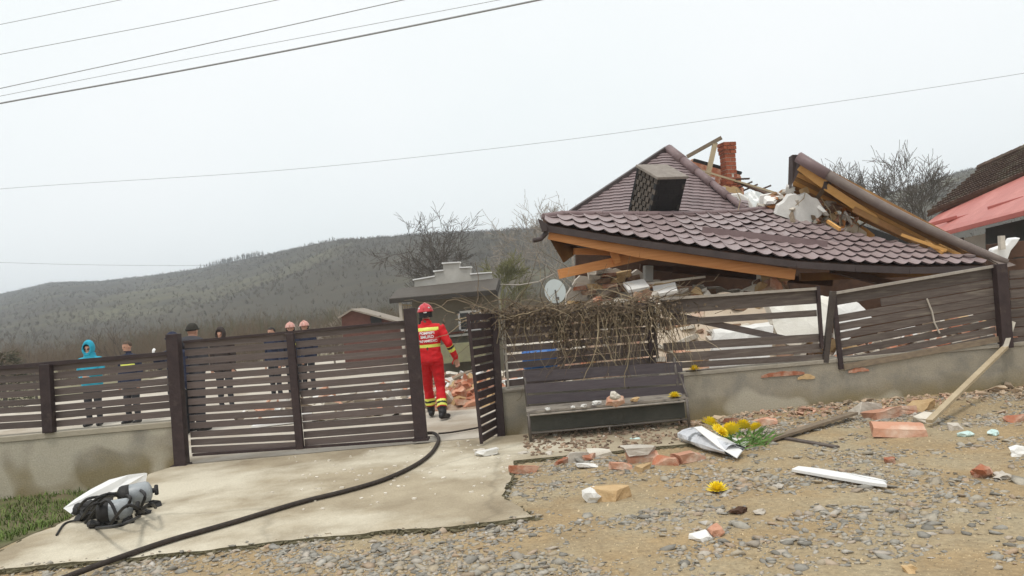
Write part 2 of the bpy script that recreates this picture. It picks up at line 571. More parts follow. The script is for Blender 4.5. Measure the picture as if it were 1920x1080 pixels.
def rough_mesh(src, name, seed, amp=.011):
    b = bmesh.new()
    b.from_mesh(src)
    bmesh.ops.triangulate(b, faces=b.faces)
    bmesh.ops.subdivide_edges(b, edges=[e for e in b.edges if e.calc_length() > .06], cuts=2, use_grid_fill=False)
    for v in b.verts:
        q = v.co * 14 + V((seed * 3.7, 0, 0))
        v.co += V((noise.noise(q), noise.noise(q + V((7, 0, 0))), noise.noise(q + V((0, 7, 0))))) * amp
    me = bpy.data.meshes.new(name)
    b.to_mesh(me)
    b.free()
    for m in src.materials: me.materials.append(m)
    return me
def stone_mesh(name, sx, sy, sz, seed, m, smooth=False, amp=.75):
    b = bmesh.new()
    bmesh.ops.create_icosphere(b, subdivisions=2, radius=.5)
    off = V((seed * 3.1, seed * 1.7, seed * .9))
    for v in b.verts:
        k = 1 + amp * noise.noise(v.co * 2.4 + off) + amp * .6 * noise.noise(v.co * 6 + off)
        v.co = V((v.co.x * sx * k, v.co.y * sy * k, v.co.z * sz * k))
    me = bpy.data.meshes.new(name)
    b.to_mesh(me)
    b.free()
    me.materials.append(m)
    if smooth: me.polygons.foreach_set('use_smooth', [True] * len(me.polygons))
    return me
CH = {k: [chunk_mesh(k + '_piece', *sz, 10 * i + j, M_[k], .10) for j in range(4)] for i, (k, sz) in enumerate(
    [('brick_dull', (.24, .13, .08)), ('brick', (.24, .12, .07)), ('brick_pink', (.25, .13, .08)), ('brick_tan', (.26, .13, .10)), ('mortar', (.20, .15, .09)), ('plaster', (.28, .20, .06)), ('plaster_white', (.26, .2, .05)), ('wood_grey', (.7, .08, .03)), ('wood_orange', (.6, .07, .05))])}
PIECE = {'brick_dull': 'brick', 'brick': 'brick', 'brick_pink': 'brick', 'brick_tan': 'brick', 'mortar': 'mortar_lump', 'plaster': 'plaster_chunk', 'plaster_white': 'plaster_chunk', 'wood_grey': 'batten', 'wood_orange': 'batten'}
def rot(rx, ry, rz):
    return Matrix.Rotation(rz, 4, 'Z') @ Matrix.Rotation(ry, 4, 'Y') @ Matrix.Rotation(rx, 4, 'X')

# ------------------------------------------------------------------ ground
def fbm(x, y, s, o=3):
    return noise.fractal(V((x * s, y * s, 3.3)), .9, 2.0, o)
def road_z(x, y):
    z = -.014 + .012 * fbm(x, y, .8)
    if y < 10.4:
        z += .05 * max(0, min(1, (y - 8.6) / 1.6)) * max(0, min(1, (x - 2.2) / 1.0))      # rubble bank by the right wall
    t = max(0, min(1, (-3.9 - x) / 1.6)) * max(0, min(1, (y - 6.3) / 2.0))
    z -= .20 * t * t * (3 - 2 * t)
    return z
mb = MB()
xs = sorted(set([-14, -11, -9] + [round(-8 + .25 * i, 3) for i in range(73)] + [11, 13, 16]))
ys = [-3, 0, 1.5] + [round(2.5 + .2 * i, 3) for i in range(39)] + [10.28]
vs = [(x, y, road_z(x, y)) for y in ys for x in xs]
nx = len(xs)
mb.add(vs, [(j * nx + i, j * nx + i + 1, (j + 1) * nx + i + 1, (j + 1) * nx + i) for j in range(len(ys) - 1) for i in range(nx - 1)])
o = mb.build('road', M_['road'], smooth=True, fix=False)
tag(o, kind='structure', label='earth and gravel road in front of the fence')
# ground: one wide sheet to the horizon
mb = MB()
mb.grid(lambda u, v: V(((u - .5) * 3000, -60 + v * v * v * 2600, -.30)), 30, 40)
o = mb.build('ground', M_['field'], fix=False)
tag(o, kind='structure', label='flat meadow ground reaching to the hills')
# yard behind the fence
mb = MB()
mb.prism([V((-14, 10.29, -.35)), V((16, 10.29, -.35)), V((16, 34, -.35)), V((-14, 34, -.35))], (0, 0, .35))
o = mb.build('yard', M_['yard'])
tag(o, kind='structure', label='pale concrete yard behind the fence')

# driveway slab
dr = [(345, 868), (285, 887), (215, 925), (160, 952), (130, 975), (103, 988), (67, 999), (36, 1016), (0, 1034), (-30, 1052), (-50, 1072), (0, 1067), (187, 1050), (375, 1032), (525, 1013), (720, 996), (860, 985), (1003, 968), (945, 930), (965, 863), (1130, 848), (1300, 831)]
pl = [G(x, y, .02) for x, y in dr]
pl += [V((pl[-1].x, 10.12, .02)), V((pl[0].x, 10.12, .02))]
# subdivide and roughen outline
pl2 = []
for i, a in enumerate(pl):
    b = pl[(i + 1) % len(pl)]
    n = max(1, int((b - a).length / .07))
    for k in range(n):
        p = a.lerp(b, k / n)
        j = .04 if p.y < 9.9 else 0
        pl2.append(V((p.x + j * (noise.noise(p * 3) + .6 * noise.noise(p * 11)), p.y + j * (noise.noise(p * 3 + V((9, 0, 0))) + .7 * noise.noise(p * 12 + V((9, 0, 0)))), .02)))
mb = MB()
mb.prism(pl2, (0, 0, -.10))
o = mb.build('driveway', [M_['concrete'], M_['moss']])
for f in o.data.polygons:
    if abs(f.normal.z) < .5: f.material_index = 1
tag(o, kind='structure', label='worn concrete driveway apron leading to the gate')
# moss and dirt along the broken slab edge
mb = MB()
n0 = next(i for i, p in enumerate(pl2) if (p - G(-50, 1072, .02)).length < .25)
for i, p in enumerate(pl2):
    if p.y > 9.6: continue
    for _ in range(5):
        q = p.lerp(pl2[(i + 1) % len(pl2)], rnd.random()) + V((rnd.gauss(0, .02), rnd.gauss(-.015, .02), 0))
        q.z = -.012 + rnd.uniform(0, .022)
        mb.ell(q, rnd.uniform(.015, .05), rnd.uniform(.006, .016), rnd.uniform(.005, .012), rot(0, 0, rnd.uniform(0, 3)).to_3x3(), 6, 4)
o = mb.build('edge_moss', M_['moss'])
tag(o, 'dark moss and soil along the driveway edge', kind='stuff')

# gravel on the road (uncountable)
from math import floor
def in_poly(x, y, poly):
    c = False
    j = len(poly) - 1
    for i in range(len(poly)):
        a, b = poly[i], poly[j]
        if (a.y > y) != (b.y > y) and x < (b.x - a.x) * (y - a.y) / (b.y - a.y) + a.x: c = not c
        j = i
    return c
def gravel():
    ico = bmesh.new()
    bmesh.ops.create_icosphere(ico, subdivisions=1, radius=1)
    bv = np.array([v.co[:] for v in ico.verts])
    bf = np.array([[v.index for v in f.verts] for f in ico.faces])
    ico.free()
    pts = []
    def dens(x, y):
        d = .30 + 1.15 * noise.noise(V((x * .9, y * 1.7, 1.0))) + .6 * noise.noise(V((x * 2.6, y * 3.4, 5.0)))
        px, py = proj(V((x, y, 0)))
        if py > 985 and px < 1350: d += .35
        if y > 8.6 and x > 1.5: d += .25
        return d
    n = 0
    while len(pts) < 26000 and n < 500000:
        n += 1
        y = 3.6 + (10.15 - 3.6) * rnd.random() ** .8
        x = rnd.uniform(-.70, .72) * y
        if x < -3.9 + .4 * (y - 6) and y > 6.2: continue
        if dens(x, y) < rnd.random() * 1.15 + .05: continue
        if in_poly(x, y, pl) and not (rnd.random() < .30 and not in_poly(x, y - .07, pl)): continue
        pts.append((x, y))
    k = len(pts)
    pts = np.array(pts)
    size = np.clip(npr.lognormal(-4.52, .58, k), .005, .046)
    sc = size[:, None] * npr.uniform(.6, 1.35, (k, 3)) * np.array([1.25, 1.0, .42])
    ang = npr.uniform(0, 2 * np.pi, k)
    jit = 1 + npr.uniform(-.48, .42, (k, len(bv), 1))
    v = bv[None] * jit * sc[:, None, :]
    c, s_ = np.cos(ang)[:, None], np.sin(ang)[:, None]
    x = v[..., 0] * c - v[..., 1] * s_
    y = v[..., 0] * s_ + v[..., 1] * c
    z = v[..., 2] + npr.uniform(-.35, .35, k)[:, None] * v[..., 0]
    zz = np.array([.02 if in_poly(a, b, pl) else road_z(a, b) for a, b in pts])
    v = np.stack([x + pts[:, 0:1], y + pts[:, 1:2], z + (zz + size * .10)[:, None]], -1).reshape(-1, 3)
    f = (bf[None] + (np.arange(k) * len(bv))[:, None, None]).reshape(-1, 3)
    me = bpy.data.meshes.new('gravel')
    me.vertices.add(len(v))
    me.vertices.foreach_set('co', v.ravel())
    me.loops.add(f.size)
    me.loops.foreach_set('vertex_index', f.ravel().astype(np.int32))
    me.polygons.add(len(f))
    me.polygons.foreach_set('loop_start', np.arange(0, f.size, 3, dtype=np.int32))
    me.polygons.foreach_set('loop_total', np.full(len(f), 3, dtype=np.int32))
    me.update(calc_edges=True)
    me.materials.append(M_['stone'])
    o = bpy.data.objects.new('gravel', me)
    C.objects.link(o)
    tag(o, 'loose grey and tan gravel strewn over the road', kind='stuff')
gravel()
def grit():
    k = 34000
    y = 3.6 + (10.1 - 3.6) * npr.random(k) ** .8
    x = npr.uniform(-.70, .72, k) * y
    keep = np.array([not in_poly(a, b, pl) and not (a < -3.9 + .4 * (b - 6) and b > 6.2) for a, b in zip(x, y)])
    x, y = x[keep], y[keep]
    k = len(x)
    z = np.array([road_z(a, b) for a, b in zip(x, y)])
    c = np.stack([x, y, z], -1)
    base = np.array([[1, 0, -.2], [-.6, .8, -.2], [-.5, -.85, -.2], [.1, 0, .75]])
    sz_ = npr.lognormal(-5.25, .4, k)
    v = base[None] * (1 + npr.uniform(-.4, .4, (k, 4, 1))) * sz_[:, None, None]
    a = npr.uniform(0, 6.28, k)
    cs, sn = np.cos(a)[:, None], np.sin(a)[:, None]
    v = np.stack([v[..., 0] * cs - v[..., 1] * sn, v[..., 0] * sn + v[..., 1] * cs, v[..., 2]], -1) + c[:, None]
    f = np.array([[0, 1, 3], [1, 2, 3], [2, 0, 3]])[None] + (np.arange(k) * 4)[:, None, None]
    v, f = v.reshape(-1, 3), f.reshape(-1, 3)
    me = bpy.data.meshes.new('grit')
    me.vertices.add(len(v))
    me.vertices.foreach_set('co', v.ravel())
    me.loops.add(f.size)
    me.loops.foreach_set('vertex_index', f.ravel().astype(np.int32))
    me.polygons.add(len(f))
    me.polygons.foreach_set('loop_start', np.arange(0, f.size, 3, dtype=np.int32))
    me.polygons.foreach_set('loop_total', np.full(len(f), 3, dtype=np.int32))
    me.update(calc_edges=True)
    me.materials.append(M_['grit'])
    o = bpy.data.objects.new('grit', me)
    C.objects.link(o)
    tag(o, 'fine grit and crumbs pressed into the road earth', kind='stuff')
grit()

# crumbled rubble along the foot of the right wall
mb = MB()
for _ in range(900):
    x, y = rnd.uniform(1.9, 7.0), 10.15 - abs(rnd.gauss(0, .38))
    if y < 8.8: continue
    sz_ = rnd.lognormvariate(-3.5, .5)
    q = [V((rnd.uniform(-.5, .5), rnd.uniform(-.5, .5), rnd.uniform(-.5, .5))).normalized() * rnd.uniform(.6, 1.0) for _ in range(8)]
    b_ = bmesh.new()
    for p in q: b_.verts.new(p * sz_)
    bmesh.ops.convex_hull(b_, input=b_.verts)
    b_.verts.index_update()
    c_ = V((x, y, road_z(x, y) + sz_ * .25))
    mb.add([c_ + V((v.co.x, v.co.y, v.co.z * .6)) for v in b_.verts], [[v.index for v in f.verts] for f in b_.faces])
    b_.free()
o = mb.build('bank_rubble', mat('bank_rubble', (.46, .36, .25), (.36, .26, .18), 5, .95, .4, 40, island=.35, c3=(.50, .30, .21), scale3=1.1, thr3=(.52, .6)), fix=False)
tag(o, 'crumbled brick and plaster rubble banked along the right wall foot', kind='stuff')

# small litter of plaster crumbs on the drive and the yard
mb = MB()
for _ in range(260):
    y = rnd.uniform(7, 10)
    x = rnd.uniform(-3, 2) if y > 9 else rnd.uniform(-2.6, 0)
    if not in_poly(x, y, pl): continue
    if rnd.random() < .55 and y < 9.3: continue
    s = rnd.uniform(.006, .02)
    mb.box((x, y, .02 + s * .3), s * 2.2, s * 1.3, s * .8, rot(rnd.uniform(-.3, .3), 0, rnd.uniform(0, 3)).to_3x3())
o = mb.build('crumbs', M_['plaster'])
tag(o, 'small pale plaster crumbs scattered on the concrete', kind='stuff')

# grass verge
vp = [G(x, y, -.05) for x, y in [(-60, 1062), (0, 1033), (36, 1014), (67, 998), (103, 985), (128, 968), (150, 945)]]
def grass():
    mb = MB()
    base = [V((-9, 10.17, 0)), V((-9, 5.5, 0))] + [V((p.x - .02, p.y, 0)) for p in vp] + [V((vp[-1].x + .05, 10.17, 0))]
    n = 0
    while n < 9000:
        x, y = rnd.uniform(-7.4, -3.8), rnd.uniform(6.4, 10.16)
        n += 1
        if not in_poly(x, y, base): continue
        if noise.noise(V((x * 3, y * 3, 0))) < -.28: continue
        h = rnd.uniform(.03, .085) * (1 + .6 * noise.noise(V((x * 2, y * 2, 4))))
        a = rnd.uniform(0, 6.28)
        d = V((math.cos(a), math.sin(a), 0))
        w_ = V((-d.y, d.x, 0)) * .006
        z = road_z(x, y)
        p = V((x, y, z - .005))
        l = rnd.uniform(.3, 1.2) * h
        mb.add([p - w_, p + w_, p + d * l * .4 + w_ * .7 + V((0, 0, h * .7)), p + d * l * .4 - w_ * .7 + V((0, 0, h * .7)), p + d * l + V((0, 0, h))], [(0, 1, 2, 3), (3, 2, 4)])
    o = mb.build('grass', mat('verge_grass', (.085, .145, .025), (.14, .17, .05), 2, .8, island=.45), fix=False)
    tag(o, 'short green grass verge below the left wall', kind='stuff')
    mb = MB()
    bp = [V((p.x, p.y, 0)) for p in base]
    # soil sheet follows the road surface, 6 mm above it
    xs = [-8.6 + .2 * i for i in range(26)]
    ys = [5.6 + .2 * i for i in range(24)]
    bp = [V((p.x, 10.4 if p.y > 10 else p.y, 0)) for p in base]
    for i in range(len(xs) - 1):
        for j in range(len(ys) - 1):
            if in_poly(xs[i] + .1, ys[j] + .1, bp):
                q = [(xs[i], ys[j]), (xs[i + 1], ys[j]), (xs[i + 1], ys[j + 1]), (xs[i], ys[j + 1])]
                mb.add([V((a, b, road_z(a, b) + .006)) for a, b in q], [(0, 1, 2, 3)])
    o = mb.build('verge', M_['verge'], fix=False)
    tag(o, 'soil of the grass verge', kind='structure')
grass()

# ------------------------------------------------------------------ hills and woods
ridge = [(-500, 85), (-150, 92), (0, 97), (100, 110), (190, 104), (300, 106), (390, 111), (470, 121), (560, 132), (650, 141), (780, 139), (900, 134), (1000, 132), (1300, 122), (1560, 116), (1640, 125), (1750, 148), (1830, 164), (1920, 172), (2400, 180)]
rdist = [(-500, 820), (0, 740), (390, 560), (650, 360), (1000, 240), (1300, 260), (1640, 330), (1830, 300), (2400, 300)]
def hill_pt(px, t):
    Yr = interp(rdist, px)
    e = interp(ridge, px)
    Y = 75 + (Yr - 75) * t
    x = (px - CX) / FPX * Y + math.tan(ROLL) * 0
    zr = 1.7 + e * Yr / FPX
    s = t * t * (3 - 2 * t) * .55 + t * .45
    if t > 1: s = 1 - (t - 1) * .6
    z = -.4 + (zr + .4) * s
    z += (1 - abs(2 * min(t, 1) - 1)) * 2.2 * noise.noise(V((x * .018, Y * .018, 2)))
    return V((x, Y, z))
mb = MB()
mb.grid(lambda u, v: hill_pt(-600 + 3000 * u, 1.25 * v), 150, 44)
o = mb.build('hill', M_['hill'], smooth=True, fix=False)
tag(o, 'long wooded hill ridge behind the village', kind='structure')

def bush(mb, p, h, n, spread, wid, r=rnd):
    """fine bare bush or small tree: thin three-sided twigs fanning up from the base"""
    def blade(a, b, w0):
        d = (b - a).normalized()
        s1 = d.orthogonal().normalized() * w0
        s2 = d.cross(s1)
        mb.add([a + s1, a - s1 * .5 + s2 * .87, a - s1 * .5 - s2 * .87, b], [(0, 1, 3), (1, 2, 3), (2, 0, 3)])
    for _ in range(n):
        q = r.uniform(0, 6.28)
        l = h * r.uniform(.6, 1.05)
        d = V((math.cos(q) * spread * r.random(), math.sin(q) * spread * r.random(), 1)).normalized()
        b = p + d * l
        blade(p + V((r.gauss(0, .06), r.gauss(0, .06), 0)) * h, b, wid)
        for _ in range(2):
            t = r.uniform(.35, .85)
            a = p.lerp(b, t)
            e = (d + V((r.uniform(-1, 1), r.uniform(-1, 1), r.uniform(-.1, .5))) * .8).normalized()
            blade(a, a + e * l * (1.05 - t) * .8, wid * .6)
mb = MB()
for _ in range(16000):
    px = rnd.uniform(-60, 1980)
    q = rnd.random()
    t = rnd.uniform(.93, 1.0) if q < .22 else rnd.uniform(.02, .97)
    p = hill_pt(px, t)
    nn = noise.noise(V((p.x * .012, p.y * .012, 7)))
    if q >= .22 and nn + .8 < rnd.random() * .7: continue
    if 540 < px < 1010 and q < .22 and rnd.random() < .8: continue
    h = rnd.uniform(.7, 1.8)
    if 385 < px < 500 and t > .95: h *= 1.5
    bush(mb, p - V((0, 0, .3)), h, 4, 1.0, .03 + .00018 * p.y)
for _ in range(150):
    px = rnd.gauss(440, 32) if rnd.random() < .6 else rnd.uniform(0, 640)
    p = hill_pt(px, rnd.uniform(.97, 1.0))
    h = rnd.uniform(3.2, 5.2) if 380 < px < 500 else rnd.uniform(1.8, 3.2)
    mb.tube([p, p + V((rnd.uniform(-.2, .2), 0, h))], [.16, .05], 3, False)
    bush(mb, p + V((0, 0, h * .4)), h * .62, 7, .6, .07)
o = mb.build('far_woods', M_['forest'], fix=False)
tag(o, 'bare winter woods covering the far hillside', kind='stuff')

# brown scrub and hedges between the yard and the hill
mb = MB()
for _ in range(2000):
    px = rnd.uniform(-80, 1120) if rnd.random() < .8 else rnd.uniform(1600, 1950)
    Y = rnd.uniform(36, 75)
    x = (px - CX) / FPX * Y
    h = rnd.uniform(1.5, 3.3) * (1 + .35 * noise.noise(V((x * .12, Y * .1, 0))))
    bush(mb, V((x, Y, -.4)), h, 9, .75, .011)
o = mb.build('scrub', M_['scrub'], fix=False)
tag(o, 'brown bare scrub and hedges beyond the yard', kind='stuff')
mb = MB()
for _ in range(600):
    px = rnd.choice([rnd.gauss(430, 130), rnd.gauss(960, 45), rnd.gauss(700, 160)])
    Y = rnd.uniform(50, 85)
    x = (px - CX) / FPX * Y
    bush(mb, V((x, Y, -.4)), rnd.uniform(1.6, 3.6), 10, .6, .016)
o = mb.build('mossy_scrub', M_['scrub_green'], fix=False)
tag(o, 'olive green mossy scrub at the foot of the hill', kind='stuff')

# ------------------------------------------------------------------ bare trees
def bare_tree(base, h, spread, seed, label, barkm, levels=5, trunk_r=None, lean=V((0, 0, 0)), group='bare trees around the yard', split=.32, kids=(3, 4), minr=.006):
    r = random.Random(seed)
    root = thing('bare_tree', base, label, 'tree', group)
    tr, cr = MB(), MB()
    R0 = trunk_r or h * .022
    def branch(p, d, L, rad, lev):
        n = 4 if lev > 1 else 3
        pts, rs = [p], [rad]
        q = p
        for i in range(n):
            d = (d + V((r.gauss(0, .14), r.gauss(0, .14), r.gauss(.05, .08)))).normalized()
            q = q + d * L / n
            pts.append(q)
            rs.append(max(minr, rad * (1 - .55 * (i + 1) / n)))
        (tr if lev == levels else cr).tube(pts, rs, 6 if lev >= levels - 1 else 3, cap=lev == levels)
        if lev == 0: return
        for i in range(r.randint(*kids)):
            t = r.uniform(.35, 1.0) if lev < levels else r.uniform(split, 1.0)
            a = ipoly(pts, min(t, .999))
            ax = d.orthogonal().normalized()
            ax.rotate(Matrix.Rotation(r.uniform(0, 6.28), 3, d))
            ang = r.uniform(.35, .95) * spread
            nd = (d * math.cos(ang) + ax * math.sin(ang)).normalized()
            branch(a, nd, L * r.uniform(.55, .8), max(minr, rad * (1 - .5 * t) * r.uniform(.5, .7)), lev - 1)
    branch(V(base), (V((0, 0, 1)) + lean).normalized(), h * .42, R0, levels)
    tr.build('trunk', barkm, root, smooth=True)
    cr.build('crown', barkm, root, fix=False)
    return root
def gx(px, Y):
    return (px - CX) / FPX * Y
def tbase(px, Y, z=-.3):
    return V((P(px, 565 - math.tan(ROLL) * (px - CX), Y).x, Y, z))
bare_tree(tbase(872, 48), 10.5, 1.15, 5, 'broad bare tree standing behind the small outbuilding with the stepped parapet', M_['bark'], 5, .2, kids=(3, 5), minr=.011)
bare_tree(tbase(1735, 36), 9.3, 1.0, 12, 'gnarled bare tree between the broken roof and the red roof', M_['bark'], 5, .2, kids=(4, 5), minr=.010, split=.15)
bare_tree(tbase(1075, 46), 10.5, 1.1, 21, 'bare tree whose twigs show behind the left slope of the wrecked roof', M_['bark_pale'], 5, .15, kids=(3, 5), minr=.011)
bare_tree(tbase(243, 30), 3.0, .6, 33, 'thin bare sapling behind the man with the yellow stripe', M_['bark'], 3, .05)
bare_tree(tbase(560, 27), 2.5, .9, 41, 'pale bare fruit tree behind the two helmeted men', M_['bark_pale'], 4, .05, minr=.008)
bare_tree(tbase(622, 27), 2.5, .9, 47, 'pale bare fruit tree left of the red brown shed', M_['bark_pale'], 4, .05, minr=.008)
bare_tree(tbase(60, 26), 2.6, .6, 52, 'crooked bare sapling beside the dark bush', M_['bark'], 3, .045)
bare_tree(tbase(790, 52), 6.0, .9, 57, 'smaller bare tree left of the broad bare tree', M_['bark'], 5, .13, kids=(3, 4), minr=.012)
bare_tree(tbase(945, 44), 5.6, .8, 63, 'mossy olive tree right of the broad bare tree', mat('mossy_bark', (.21, .20, .085), (.16, .15, .07), 6, .95), 5, .12, kids=(3, 5), minr=.014)

# dark bush on the left edge
root = thing('dark_bush', tbase(2, 24), 'dense dark bush behind the fence on the left edge', 'bush')
mb, tr = MB(), MB()
b0 = tbase(2, 24)
tr.tube([b0, b0 + V((0, 0, 1.6))], [.07, .03], 6)
tr.build('trunk', M_['bark'], root)
for _ in range(1500):
    a, z = rnd.uniform(0, 6.28), rnd.random()
    rr = (1 - z * .55) * rnd.random() ** .5 * .85
    p = b0 + V((math.cos(a) * rr, math.sin(a) * rr, .1 + z * 1.75))
    d = V((math.cos(a), math.sin(a), rnd.uniform(-.4, .8))).normalized() * rnd.uniform(.10, .24)
    s = d.orthogonal().normalized() * rnd.uniform(.012, .03)
    mb.add([p - s, p + s, p + d], [(0, 1, 2)])
mb.build('crown', M_['conifer'], root, fix=False)

# ------------------------------------------------------------------ garden walls
FY = 10.2
root = thing('garden_wall', (-4.5, FY, -.3), 'low concrete wall under the left fence beside the grass', 'wall')
x1 = P(333, 800, FY).x
mb = MB()
mb.prism([V((-9, FY - .02, -.45)), V((x1, FY - .02, -.45)), V((x1, FY - .02, .50)), V((-9, FY - .02, .50))], (0, .24, 0))
mb.build('base', M_['wall'], root, bevel=.008)
mb = MB()
mb.box(((-9 + x1) / 2, FY + .1, .535), x1 + 9, .27, .07)
mb.build('coping', mat('coping_pale', (.40, .35, .27), (.34, .30, .23), 4, .95, .3, 30), root, bevel=.006)

root = thing('garden_wall', (4, FY, -.1), 'low concrete wall under the right fence behind the bench', 'wall')
xa, xb = P(937, 780, FY).x, 9.0
mb = MB()
mb.prism([V((xa, FY, -.2)), V((xb, FY, -.2)), V((xb, FY, .55)), V((xa, FY, .55))], (0, .24, 0))
mb.build('base', M_['wall'], root, bevel=.008)
mb = MB()
mb.box(((xa + xb) / 2, FY + .118, .575), xb - xa, .262, .05)
mb.build('coping', mat('coping_grey', (.36, .32, .26), (.28, .25, .20), 4, .95, .4, 30), root, bevel=.006)
# orange brick smear along the top edge
for i, (x, y, ln, m) in enumerate([(1468, 702, .55, 'brick'), (1610, 695, .26, 'brick'), (1512, 708, .22, 'brick_tan')]):
    p = P(x, y, FY - .012)
    mb = MB()
    n = 9
    up = [p + V((ln * (k / n - .5), 0, .035 * (1 - abs(2 * k / n - 1) ** 2) * (.8 + .5 * rnd.random()) + .004)) for k in range(n + 1)]
    dn = [p + V((ln * (k / n - .5), 0, -.022 * (.6 + .6 * rnd.random()))) for k in range(n, -1, -1)]
    mb.prism(up + dn, (0, .016, 0))
    mb.build('exposed_brick', M_[m], root)

# ------------------------------------------------------------------ slat fences
def slat(root, a, b, h, m, t=.022, name='slat', edge=False):
    mb = MB()
    mb.beam(a, b, h, t)
    o = mb.build(name, m, root)
    return o
def post(root, a, b, wd, m, dp=None, name='post', bevel=.006):
    mb = MB()
    mb.beam(a, b, wd, dp or wd, up=V((1, 0, 0)))
    return mb.build(name, m, root, bevel=bevel)
def panel(root, tl, tr, bl, br, n, fill, m, Y, first=None, dy=.0):
    """n slats between image corners on the plane at depth Y; fill = slat height share"""
    A, B, Cc, D = P(*tl, Y), P(*tr, Y), P(*bl, Y), P(*br, Y)
    hL = (A.z - Cc.z) / n
    for k in range(n):
        t = (k + .5) / n
        a, b = A.lerp(Cc, t), B.lerp(D, t)
        j = rnd.uniform(-.006, .006)
        a, b = a + V((0, dy + rnd.uniform(-.003, .003), j)), b + V((0, dy + rnd.uniform(-.005, .005), j + rnd.uniform(-.006, .006)))
        slat(root, a, b, hL * fill * rnd.uniform(.95, 1.04), m)

# left fence on the wall
root = thing('slat_fence', (-5, FY, .55), 'brown slat fence on the low left wall above the grass', 'fence')
panel(root, (-260, 708), (80, 685), (-260, 822), (86, 803), 8, .80, M_['slat'], FY + .03)
panel(root, (98, 682), (322, 659), (103, 802), (330, 782), 8, .80, M_['slat'], FY + .03)
post(root, P(86, 683, FY - .03), P(93, 811, FY - .03), .135, M_['post'], .10)
mb = MB()
mb.beam(P(-260, 712, FY + .0), P(322, 662, FY + .0), .05, .05)
mb.build('top_rail', M_['post'], root)
for x in (-8.6, ):
    pass

# driveway gate
root = thing('driveway_gate', P(560, 845, FY), 'wide brown slatted driveway gate, closed, left of the red firefighter', 'gate')
panel(root, (346, 640), (540, 624), (360, 852), (556, 842), 14, .77, M_['slat'], FY + .02)
panel(root, (553, 623), (768, 603), (572, 838), (785, 822), 14, .77, M_['slat'], FY + .02)
post(root, P(544, 625, FY - .03), P(563, 842, FY - .03), .095, M_['post'], .07, 'mullion')
mb = MB()
mb.beam(P(344, 641, FY - .005), P(768, 602, FY - .005), .028, .05)
mb.build('top_rail', M_['post'], root)
mb = MB()
mb.beam(P(362, 853, FY - .005), P(785, 824, FY - .005), .03, .05)
mb.build('bottom_rail', M_['post'], root)
root = thing('gate_post', P(340, 876, FY), 'thick dark brown gate post at the end of the left wall', 'post')
post(root, P(325, 626, FY - .06), P(342, 880, FY - .06), .15, M_['post'], .14, 'shaft')
mb = MB()
mb.box(P(340, 874, FY - .05), .2, .2, .05)
mb.build('base_plate', M_['post'], root)
root = thing('gate_post', P(792, 826, FY), 'dark brown gate post right beside the red firefighter', 'post')
post(root, P(768, 578, FY - .06), P(790, 824, FY - .06), .155, M_['post'], .12, 'shaft')
mb = MB()
mb.box(P(790, 823, FY - .05), .2, .18, .03)
mb.build('base_plate', M_['post'], root)

# pedestrian gate, swung open
root = thing('garden_gate', G(903, 836), 'narrow slatted garden gate swung open beside the vine fence', 'gate')
T0, T1 = P(877, 588, 9.55), P(925, 585, FY + .0)
B0, B1 = P(903, 832, 9.55), P(936, 812, FY + .0)
dirg = (T1 - T0).normalized()
nrm = V((dirg.y, -dirg.x, 0)).normalized()
for k in range(15):
    t = (k + .5) / 15
    a, b = T0.lerp(B0, t), T1.lerp(B1, t)
    mb = MB()
    mb.beam(a, b, (T0.z - B0.z) / 15 * .74, .022)
    mb.build('slat', M_['post'], root)
post(root, T0, B0, .04, M_['post'], .03, 'stile', 0)
post(root, T1 - dirg * .03, B1 - dirg * .03, .04, M_['post'], .03, 'stile', 0)
mb = MB()
mb.tube([T1 + V((.0, -.02, -.35)), T1 + V((.07, -.01, -.35))], .018, 8)
mb.tube([B1 + V((.0, -.02, .3)), B1 + V((.07, -.01, .3))], .018, 8)
mb.build('hinge', M_['steel'], root)

# vine fence panel
root = thing('slat_fence', P(1080, 720, FY), 'brown slat fence panel overgrown with dry vines behind the bench', 'fence')
panel(root, (942, 584), (1222, 566), (948, 728), (1232, 698), 9, .78, M_['slat'], FY + .05)
post(root, P(925, 584, FY - .01), P(940, 818, FY - .05), .10, M_['post'], .10)
post(root, P(944, 590, FY - .0), P(953, 727, FY - .0), .03, M_['edge'], .03, 'stile', 0)
post(root, P(1214, 566, FY), P(1222, 690, FY), .045, M_['post'], .05)
post(root, P(1224, 566, FY - .04), P(1233, 672, FY - .04), .03, M_['post_grey'], .03, 'stile', 0)
mb = MB()
mb.beam(P(948, 731, FY), P(1235, 702, FY), .025, .05)
mb.build('bottom_rail', M_['edge'], root)

# broken panel with missing slats
root = thing('slat_fence', P(1390, 690, FY), 'wrecked slat fence panel with missing slats in front of white blocks', 'fence')
def sl(x0, y0, x1, y1, hpx, m='slat_worn', Y=FY + .03, name='slat', t=.022, Y2=None):
    return slat(root, P(x0, y0, Y), P(x1, y1, Y2 or Y), hpx / FPX * Y, M_[m], t, name)
sl(1240, 576, 1534, 556, 26)
sl(1236, 561, 1534, 541, 5, 'edge', FY, 'top_rail', .05)  # pale colour stands for sky light on the upward edge
sl(1236, 606, 1531, 587, 12)
sl(1244, 651, 1540, 633, 15)
sl(1250, 671, 1541, 652, 16)
sl(1258, 686, 1550, 669, 11)
sl(1286, 699, 1552, 682, 8)
sl(1250, 588, 1475, 636, 12, 'slat', FY + .09, 'fallen_slat', Y2=FY + .12)
post(root, P(1533, 536, FY - .01), P(1541, 652, FY - .01), .04, M_['post'], .05, 'stile', 0)
post(root, P(1562, 546, FY - .03), P(1547, 680, FY + .02), .07, M_['post_grey'], .07)

